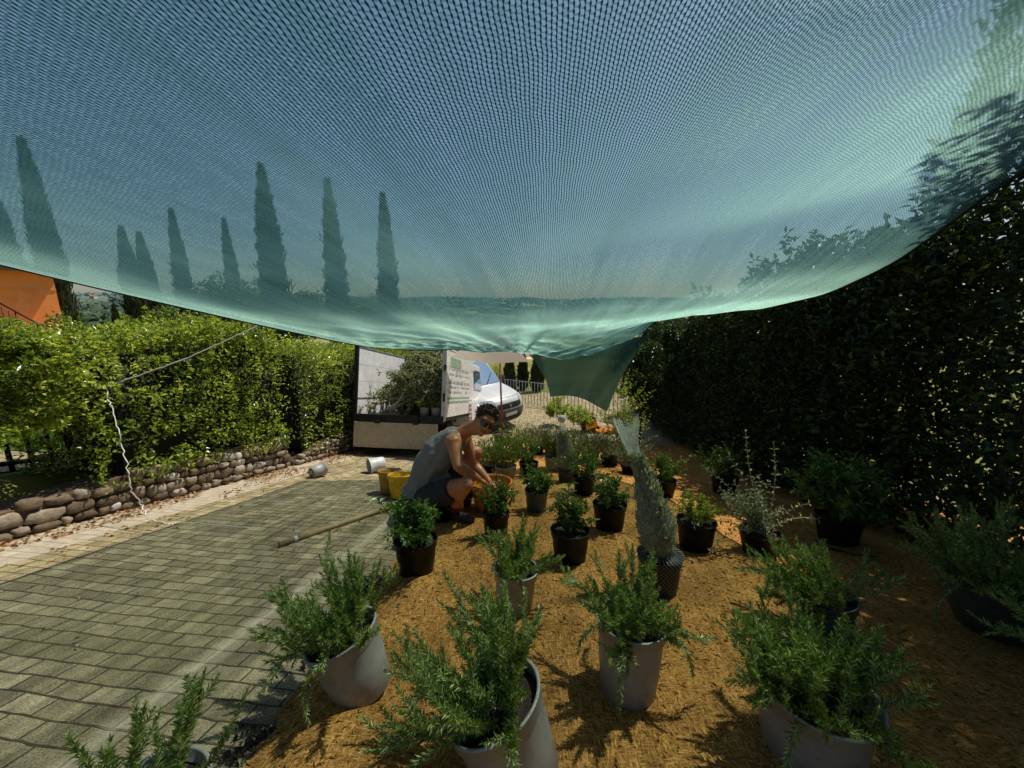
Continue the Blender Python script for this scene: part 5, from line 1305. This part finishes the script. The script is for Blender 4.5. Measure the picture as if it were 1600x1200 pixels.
for s in (-1, 1):
    a_, b_ = van_pt(8.1, s * 0.45 - 0.35, 0.03), van_pt(8.9, s * 0.45 + 0.20, 0.03); obj('wiper', MB().tube([a_, (a_ + b_) / 2 + [0.01, 0, 0.01], b_], 0.012, 5), M_dark, ws)
    m = MB().ball((-1.28, s * 1.06, 1.30), (0.07, 0.11, 0.16), 8); mr = obj('door_mirror', m, M_dgrey, van); obj('mirror_glass', MB().ball((-1.335, s * 1.06, 1.30), (0.02, 0.09, 0.13), 8), M_vglass, mr); obj('mirror_arm', MB().tube([[-1.25, s * .93, 1.24], [-1.27, s * 1.02, 1.27]], 0.03, 6), M_dgrey, mr)
    sw = MB().add([[-1.42, s * 0.945, 1.16], [-2.35, s * 0.945, 1.16], [-2.35, s * 0.835, 1.74], [-1.80, s * 0.838, 1.74]], [np.array([[0, 1, 2, 3]])]); obj('side_window', sw, M_vglass, van, False)
    dl = MB().tube([[-1.30, s * .952, 1.08], [-1.25, s * .955, 0.5]], 0.006, 4).tube([[-2.42, s * .953, 1.08], [-2.42, s * .955, 0.42]], 0.006, 4); obj('door_gap', dl, M_dark, van)
    obj('door_handle', MB().box((-2.25, s * 0.962, 1.0), (0.16, 0.03, 0.035)), M_dgrey, van, False, 0.006); obj('side_trim', MB().box((-2.7, s * 0.958, 0.62), (2.2, 0.02, 0.10)), M_dgrey, van, False, 0.006)
    for x_ in (-0.92, -3.9):
        wheel(van, (x_, s * 0.84, 0.33), 0.33, 0.22, 'y')
        arch = MB(); an = np.linspace(-0.15, math.pi + 0.15, 18); g = np.array([[[x_ + rr_ * math.cos(a_), s * 0.957, 0.33 + rr_ * math.sin(a_)] for rr_ in (0.33, 0.42)] for a_ in an]); arch.grid(g if s > 0 else g[:, ::-1]); obj('wheel_arch', arch, M_dark, van)
obj('aerial', MB().tube([[-1.95, 0, 1.95], [-2.2, 0, 2.2]], 0.006, 5), M_dark, van)

# ------------------------------------------------------------------ street wall, fence and the red roofed house
W0, W1 = at(760, 633, 14.2), at(960, 667, 11.2)
m = MB(); d = unit(np.array([W1[0] - W0[0], W1[1] - W0[1], 0])); nrm = np.array([-d[1], d[0], 0]); zlow = min(float(terr(*W0[:2])), float(terr(*W1[:2]))) - 0.5
m.add([W0, W1, W1 + nrm * .3, W0 + nrm * .3, [W0[0], W0[1], zlow], [W1[0], W1[1], zlow], [*(W1 + nrm * .3)[:2], zlow], [*(W0 + nrm * .3)[:2], zlow]], [np.array([[0, 1, 2, 3], [0, 4, 5, 1], [2, 6, 7, 3], [1, 5, 6, 2], [3, 7, 4, 0]])])
lw = obj('street_wall', m, mat_plain('old_brick_wall', (0.30, 0.20, 0.14), 0.9, var=0.4, scale=9, bump=0.6, dirt=(0.42, 0.36, 0.28)), None, False); tag(lw, 'low brick garden wall under the bar fence across the street', 'wall')
m = MB(); up = np.array([0, 0, 0.05]); m.box(((W0 + W1) / 2 + nrm * .15 + up / 2 + [0, 0, .003]), (np.linalg.norm(W1 - W0), 0.38, 0.05), np.array([[d[0], nrm[0], 0], [d[1], nrm[1], 0], [0, 0, 1]]).copy()); obj('coping', m, M_mortar, lw, False)
M_galv = mat_plain('galvanised_bars', (0.33, 0.33, 0.33), 0.45, 0.6, var=0.2)
iron_fence('grey metal bar fence on the street wall behind the van', (W0 + nrm * .15 + [0, 0, .05], W1 + nrm * .15 + [0, 0, .05]), 0.98, 0.125, 0.011, M_galv, 'bar_fence')
# sunlit street between the drive and the wall
h0 = at(778, 572, 30); zb = float(terr(h0[0], h0[1])) - 0.4; Hh = at(778, 582, 30)[2] - zb
ho = thing('red_roofed_house', 'small house with faded red tiled roof behind the street cypresses', 'house', (h0[0], h0[1], zb))
obj('walls', MB().box((0.8, 2, Hh / 2), (6.2, 4, Hh)), M_cream, ho, False)
rf = MB(); zt = at(778, 556, 30)[2] - zb; rf.add([[-2.6, -.4, Hh + .003], [4.2, -.4, Hh + .003], [4.2, 4.4, Hh + .003], [-2.6, 4.4, Hh + .003], [-2.0, 2, zt], [3.6, 2, zt]], [np.array([[0, 1, 5, 4], [2, 3, 4, 5], [3, 2, 1, 0]]), np.array([[0, 4, 3], [1, 2, 5]])]); obj('roof', rf, M_tile, ho, False)
for x_ in (-1.2, 0.8, 2.8): wn_ = obj('window', MB().box((x_, -0.012, Hh * 0.62), (0.8, 0.03, 1.0)), M_glass, ho, False); obj('sill', MB().box((x_, -0.05, Hh * 0.62 - 0.55), (1.0, 0.12, 0.08)), M_cream, wn_, False)

# ------------------------------------------------------------------ yellow tool case and the orange cloth
p = ground(925, 676)[0]; pz = float(gz(p[0], p[1])); M_yel = mat_plain('yellow_case', (0.80, 0.48, 0.02), 0.4, var=0.12, scale=8)
dd = float((p - CAM).dot(FWD)); sc_ = dd / FPX
M = Matrix.Translation(Vector((p[0], p[1], pz + 0.012))) @ Matrix.Rotation(math.radians(-18), 4, 'Y') @ Matrix.Rotation(math.radians(8), 4, 'Z')
t = thing('tool_case', 'yellow and black wheeled tool case standing tilted at the street end', 'tool case', M=M, )
obj('body', MB().box((0, 0.1, 0.20), (0.40, 0.22, 0.30)), M_dark, t, False, 0.03)
fp_ = obj('front_panel', MB().box((0.03, -0.02, 0.21), (0.30, 0.03, 0.22)), M_yel, t, False, 0.012)
r = np.random.default_rng(2); mm = MB()
for x_ in (-0.02, 0.03, 0.075): mm.box((x_, -0.037, 0.215 + r.uniform(-.01, .01)), (0.028, 0.005, 0.045))
obj('dark_mark', mm, M_dark, fp_, False)
obj('wheel', MB().ball((-0.19, 0.06, 0.085), (0.085, 0.06, 0.085), 10), M_rubber, t); obj('wheel', MB().ball((0.19, 0.06, 0.05), (0.05, 0.05, 0.05), 10), M_rubber, t)
obj('handle', MB().tube([[-0.13, 0.1, 0.35], [-0.10, 0.1, 0.40], [0.10, 0.1, 0.40], [0.13, 0.1, 0.35]], 0.014, 8), M_dark, t)
p = ground(946, 675)[0]; n_ = 22; CP = np.zeros((n_, n_, 3)); 
for i in range(n_):
    for j in range(n_):
        x_, y_ = p[0] + (j / (n_ - 1) - .5) * 0.62, p[1] + (i / (n_ - 1) - .5) * 0.5
        CP[i, j] = [x_ + .02 * math.sin(i), y_ + .02 * math.sin(j * 1.3), float(gz(x_, y_)) + 0.06 + 0.035 * math.sin(j * 0.9 + i * .4) + 0.03 * math.sin(i * 0.8 - j * .3)]
oc = obj('orange_cloth', MB().grid(CP), mat_plain('orange_fabric', (0.62, 0.22, 0.05), 0.9, var=0.3, scale=12)); tag(oc, 'crumpled orange cloth on the ground beside the yellow tool case', 'cloth')

# ------------------------------------------------------------------ the crouching man
def capsule(mb, pts, rads, sub=5, flat=None):
    """chain of overlapping balls and tapered tubes, later fused into one skin"""
    pts = np.array(pts, float); rads = np.array(rads, float); mb.tube(pts, rads, 14)
    for p_, r_ in zip(pts, rads): mb.ball(p_, r_ * 0.998, 8)
def fuse(name, mb, voxel, smooth_it, mat, parent, extra=None):
    me = mb.mesh(name + '_raw'); o = bpy.data.objects.new('tmp', me); COL.objects.link(o)
    m = o.modifiers.new('r', 'REMESH'); m.mode = 'VOXEL'; m.voxel_size = voxel; m.use_smooth_shade = True
    s = o.modifiers.new('s', 'SMOOTH'); s.factor = 0.5; s.iterations = smooth_it
    bpy.context.view_layer.update(); dg = bpy.context.evaluated_depsgraph_get(); fin = bpy.data.meshes.new_from_object(o.evaluated_get(dg)); fin.name = name
    bpy.data.objects.remove(o); bpy.data.meshes.remove(me)
    if extra: extra(fin)
    for pl_ in fin.polygons: pl_.use_smooth = True
    fin.materials.clear()
    return obj(name, fin, mat, parent)
gm = ground(700, 815)[0]; MO = np.array([gm[0], gm[1], float(bed_z(gm[0], gm[1]))])
man = thing('person', 'crouching man in grey tank top, dark shorts and sunglasses working over the orange tub', 'person', MO)
def A(px, py, d): return at(px, py, d) - MO
t = NT('tanned_skin'); nz = t.noise(vec_obj(t), 9, 4); c = t.ramp(nz, [(0.3, (0.46, 0.18, 0.075)), (0.7, (0.62, 0.27, 0.12))]).outputs[0]
b_ = t.bsdf(c, 0.42, spec=0.45, bump=t.noise(vec_obj(t), 180, 3), bstr=0.12, bdist=0.004); b_.inputs['Subsurface Weight'].default_value = 0.06; b_.inputs['Subsurface Radius'].default_value = (0.02, 0.008, 0.004); M_skin = t.done(b_)
M_tank = mat_plain('grey_jersey', (0.235, 0.235, 0.225), 0.9, var=0.14, scale=14, bump=0.3)
M_shorts = mat_plain('dark_shorts', (0.032, 0.036, 0.045), 0.85, var=0.25, scale=16, bump=0.3)
M_hair = mat_plain('brown_hair', (0.045, 0.026, 0.015), 0.55, var=0.4, scale=60, bump=0.6)
M_shoe = mat_plain('dark_shoe', (0.03, 0.022, 0.022), 0.6, var=0.3); M_sock = mat_plain('maroon_sock', (0.12, 0.02, 0.025), 0.8)
M_lens = mat_plain('dark_lens', (0.006, 0.006, 0.007), 0.08, spec=0.7)
J = dict(pel=A(661, 772, 3.38), sp1=A(668, 738, 3.36), sp2=A(686, 707, 3.33), sp3=A(707, 687, 3.30), nk=A(729, 673, 3.26), hb=A(742, 666, 3.20),
         hipR=A(668, 778, 3.28), kneR=A(728, 757, 3.03), ankR=A(709, 799, 3.25), toeR=A(735, 811, 3.17), heelR=A(702, 806, 3.29),
         hipL=A(672, 770, 3.50), kneL=A(744, 707, 3.52), ankL=A(727, 792, 3.60), toeL=A(757, 800, 3.50), heelL=A(718, 799, 3.63),
         shR=A(709, 691, 3.13), elR=A(716, 728, 3.02), wrR=A(747, 748, 3.13), haR=A(760, 756, 3.21),
         shL=A(726, 684, 3.47), elL=A(742, 728, 3.50), wrL=A(764, 752, 3.42), haL=A(773, 760, 3.40))
body = MB()
capsule(body, [J['pel'], J['sp1'], J['sp2'], J['sp3']], [0.135, 0.125, 0.138, 0.115])
capsule(body, [J['sp3'], (J['sp3'] + J['nk']) / 2, J['nk'], J['hb']], [0.10, 0.075, 0.058, 0.056])
for s in 'RL':
    capsule(body, [J['sp3'] * .6 + J['sh' + s] * .4, J['sh' + s]], [0.085, 0.066])
    m1 = J['sh' + s] * .55 + J['el' + s] * .45
    capsule(body, [J['sh' + s], m1, J['el' + s]], [0.062, 0.053, 0.043]); m2 = J['el' + s] * .65 + J['wr' + s] * .35
    capsule(body, [J['el' + s], m2, J['wr' + s]], [0.044, 0.046, 0.028])
    m1 = J['hip' + s] * .5 + J['kne' + s] * .5
    capsule(body, [J['hip' + s], m1, J['kne' + s]], [0.105, 0.088, 0.060]); m2 = J['kne' + s] * .65 + J['ank' + s] * .35 + [-0.02, 0.0, 0.0]
    capsule(body, [J['kne' + s], m2, J['ank' + s]], [0.058, 0.060, 0.036])
    capsule(body, [J['heel' + s], J['ank' + s]], [0.035, 0.036]); capsule(body, [J['heel' + s], J['toe' + s]], [0.034, 0.028])
    # hand: palm, four fingers, thumb reaching down into the tub
    w_, h_ = J['wr' + s], J['ha' + s]; dv = unit(h_ - w_); sd = unit(np.cross(dv, [0, 0, 1.0])); dn = np.cross(dv, sd)
    if dn[2] > 0: dn = -dn
    palm = w_ + dv * 0.055; Rm = np.stack([sd, dv, dn], 1)
    body.ball(palm, (0.042, 0.055, 0.019), 8, Rm); body.ball(w_ + dv * 0.01, (0.028, 0.03, 0.022), 8, Rm)
    for k, (o_, l_) in enumerate(((-0.031, 0.070), (-0.010, 0.080), (0.011, 0.075), (0.031, 0.058))):
        b0 = w_ + dv * 0.095 + sd * o_; b1 = b0 + dv * l_ * 0.45 + dn * l_ * 0.15; b2 = b1 + dv * l_ * 0.22 + dn * l_ * 0.30; b3 = b2 + dn * l_ * 0.26
        capsule(body, [b0 - dv * .02, b0, b1, b2, b3], [0.0098, 0.0095, 0.009, 0.0085, 0.0075])
    th0 = w_ + dv * 0.035 - sd * 0.034; capsule(body, [th0, th0 - sd * 0.028 + dv * 0.022 + dn * .01, th0 - sd * 0.032 + dv * 0.055 + dn * .025], [0.014, 0.011, 0.009])
# head
f_ = 0.30 * RGT - 0.26 * UPV - 0.90 * FWD; f_ = unit(f_); u_ = 0.50 * RGT + 0.86 * UPV; u_ = unit(u_ - f_ * u_.dot(f_)); s_ = np.cross(f_, u_)
HR = np.stack([s_, f_, u_], 1); HC = A(757, 659, 3.13)
def H(x_, y_, z_): return HC + HR @ np.array([x_, y_, z_])
body.ball(H(0, -0.012, 0.030), (0.074, 0.094, 0.092), 14, HR); body.ball(H(0, 0.022, -0.045), (0.058, 0.068, 0.062), 12, HR); body.ball(H(0, 0.066, -0.090), (0.026, 0.022, 0.022), 8, HR)
body.ball(H(0, 0.060, 0.035), (0.058, 0.030, 0.024), 8, HR); capsule(body, [H(0, 0.084, 0.018), H(0, 0.102, -0.012), H(0, 0.098, -0.022)], [0.009, 0.012, 0.013])
for s in (-1, 1):
    body.ball(H(s * 0.040, 0.060, -0.020), (0.026, 0.024, 0.026), 8, HR); body.ball(H(s * 0.076, -0.012, -0.002), (0.010, 0.020, 0.031), 8, HR); body.ball(H(s * 0.012, 0.096, -0.020), (0.011, 0.010, 0.009), 6, HR)
capsule(body, [H(-0.020, 0.083, -0.051), H(0, 0.089, -0.049), H(0.020, 0.083, -0.051)], [0.006, 0.0075, 0.006]); capsule(body, [H(-0.018, 0.081, -0.064), H(0, 0.087, -0.065), H(0.018, 0.081, -0.064)], [0.006, 0.008, 0.006])
capsule(body, [J['nk'], J['hb'], H(0, -0.03, -0.055)], [0.058, 0.056, 0.058])
fuse('body', body, 0.0062, 5, M_skin, man)
obj('mouth_line', MB().tube([H(-0.027, 0.0855, -0.056), H(-0.012, 0.0945, -0.058), H(0.012, 0.0945, -0.058), H(0.029, 0.0855, -0.054)], 0.0028, 6), mat_plain('lip_shadow', (0.14, 0.045, 0.035), 0.6), man)
# stubble-free jaw, hair with locks
hr = MB(); hr.ball(H(0, -0.022, 0.048), (0.080, 0.098, 0.088), 12, HR); hr.ball(H(0, -0.065, 0.0), (0.066, 0.050, 0.075), 10, HR)
r = np.random.default_rng(12)
for i in range(130):
    v = unit(r.normal(size=3) + [0, 0.05, 0.7]); 
    if v[1] > 0.55 and v[2] < 0.55: continue
    c_ = np.array([0, -0.022, 0.05]) + v * [0.078, 0.096, 0.086]; hr.ball(H(*c_), (0.016, 0.016, 0.010) * r.uniform(0.7, 1.3, 3), 5, HR)
def cut_front(me):
    pass
hm = fuse('hair', hr, 0.006, 2, M_hair, man)
inv = HR.T; bmv = np.empty(len(hm.data.vertices) * 3, np.float32); hm.data.vertices.foreach_get('co', bmv); V = (bmv.reshape(-1, 3) - HC) @ HR
lim = np.interp(V[:, 1], [-0.12, -0.03, 0.03, 0.06, 0.09], [-0.08, -0.015, 0.020, 0.072, 0.085])      # hairline
V[:, 2] = np.maximum(V[:, 2], lim); low = V[:, 2] <= lim + 1e-6; V[low, 0] *= 0.86; V[low, 1] = np.where(V[low, 1] > 0, V[low, 1] * 0.86, V[low, 1])
hm.data.vertices.foreach_set('co', (V @ HR.T + HC).astype(np.float32).ravel()); hm.data.update()
k = 900; v = unit(r.normal(size=(k, 3)) + [0, 0, 0.6]); v = v[~((v[:, 1] > 0.5) & (v[:, 2] < 0.62)) & ~(v[:, 2] < -0.35)]; k = len(v); c_ = (np.array([0, -0.022, 0.048]) + v * [0.083, 0.100, 0.092])
P = (c_ @ HR.T) + HC; D = unit((np.stack([v[:, 0] * .6 + .3, v[:, 1] * .3 + 0.8, v[:, 2] * .4], -1) + 0.6 * r.normal(size=(k, 3))) @ HR.T)
obj('hair_locks', MB().leaves(P, D, v @ HR.T, r.uniform(0.015, 0.034, k), 0.007, 0.2, 0.15), mat_leaf('hair_strand', [(0, (0.03, 0.017, 0.010)), (1, (0.11, 0.065, 0.035))], 0.5, 0.05), hm, False)
# sunglasses
sg_ = thing('tmp', 'tmp', 'tmp'); bpy.data.objects.remove(sg_)
gl = MB()
gl.tube([H(-0.062, 0.074, 0.020), H(-0.03, 0.101, 0.022), H(0, 0.106, 0.020), H(0.03, 0.101, 0.022), H(0.062, 0.074, 0.020)], 0.0042, 6)
for s in (-1, 1): gl.tube([H(s * 0.064, 0.072, 0.020), H(s * 0.080, 0.03, 0.016), H(s * 0.084, -0.022, 0.008)], 0.0036, 6)
so_ = obj('sunglasses', gl, M_lens, man)
for s in (-1, 1):
    ln = MB(); g = np.zeros((8, 9, 3))
    for i, b_ in enumerate(np.linspace(-1, 1, 8)):
        for j, a_ in enumerate(np.linspace(-1, 1, 9)):
            hw_ = math.sqrt(max(0, 1 - 0.75 * abs(b_) ** 3)); X = s * 0.033 + a_ * 0.029 * hw_; g[i, j] = H(X, 0.105 - 8.5 * X * X, 0.004 + b_ * 0.021)
    ln.grid(g if s > 0 else g); obj('lens', ln, M_lens, so_)
# clothes
tk = MB(); bt = unit(J['sp3'] - J['pel'])
capsule(tk, [J['pel'] + bt * 0.02, J['sp1'], J['sp2'], J['sp3'] - bt * 0.02], [0.160, 0.148, 0.156, 0.126])
for s in 'RL':
    e_ = J['sp3'] * .52 + J['sh' + s] * .48; capsule(tk, [J['sp3'], e_ + [0, 0, 0.028]], [0.105, 0.062])
tk.ball(J['pel'] + [-0.06, 0.0, 0.03], (0.125, 0.16, 0.10), 10)
tk.ball(J['sp1'] + [0.09, 0, -0.07], (0.12, 0.14, 0.09), 10)
def folds(me):
    for v_ in me.vertices:
        q = v_.co; s1 = mnoise.noise((q.x * 6 + q.z * 3, q.y * 5, q.z * 9 - q.x * 9)); v_.co += v_.normal * (0.016 * s1 + 0.007 * mnoise.noise(q * 17))
fuse('tank_top', tk, 0.009, 6, M_tank, man, folds)
sh_ = MB()
for s in 'RL':
    m1 = J['hip' + s] * .62 + J['kne' + s] * .38; e_ = J['hip' + s] * .30 + J['kne' + s] * .70
    capsule(sh_, [J['hip' + s], m1], [0.128, 0.112]); sh_.tube([m1, e_], [0.112, 0.100], 16)
sh_.ball(J['pel'] + [-0.05, 0, -0.03], (0.15, 0.185, 0.135), 12); capsule(sh_, [J['pel'], J['pel'] + bt * 0.06], [0.140, 0.138])
fuse('shorts', sh_, 0.009, 5, M_shorts, man, folds)
for s in 'RL':
    sm = MB(); d = unit((J['toe' + s] - J['heel' + s]) * [1, 1, 0.6]); capsule(sm, [J['heel' + s] + [0, 0, -.004], J['heel' + s] * .5 + J['toe' + s] * .5, J['toe' + s]], [0.046, 0.044, 0.040]); capsule(sm, [J['heel' + s], J['ank' + s] + [0, 0, -0.01]], [0.044, 0.042])
    so2 = fuse('shoe', sm, 0.007, 3, M_shoe, man); sk = MB().tube([J['ank' + s] + [0, 0, 0.0], J['ank' + s] * .72 + J['kne' + s] * .28], [0.043, 0.058], 14); obj('sock', sk, M_sock, so2)
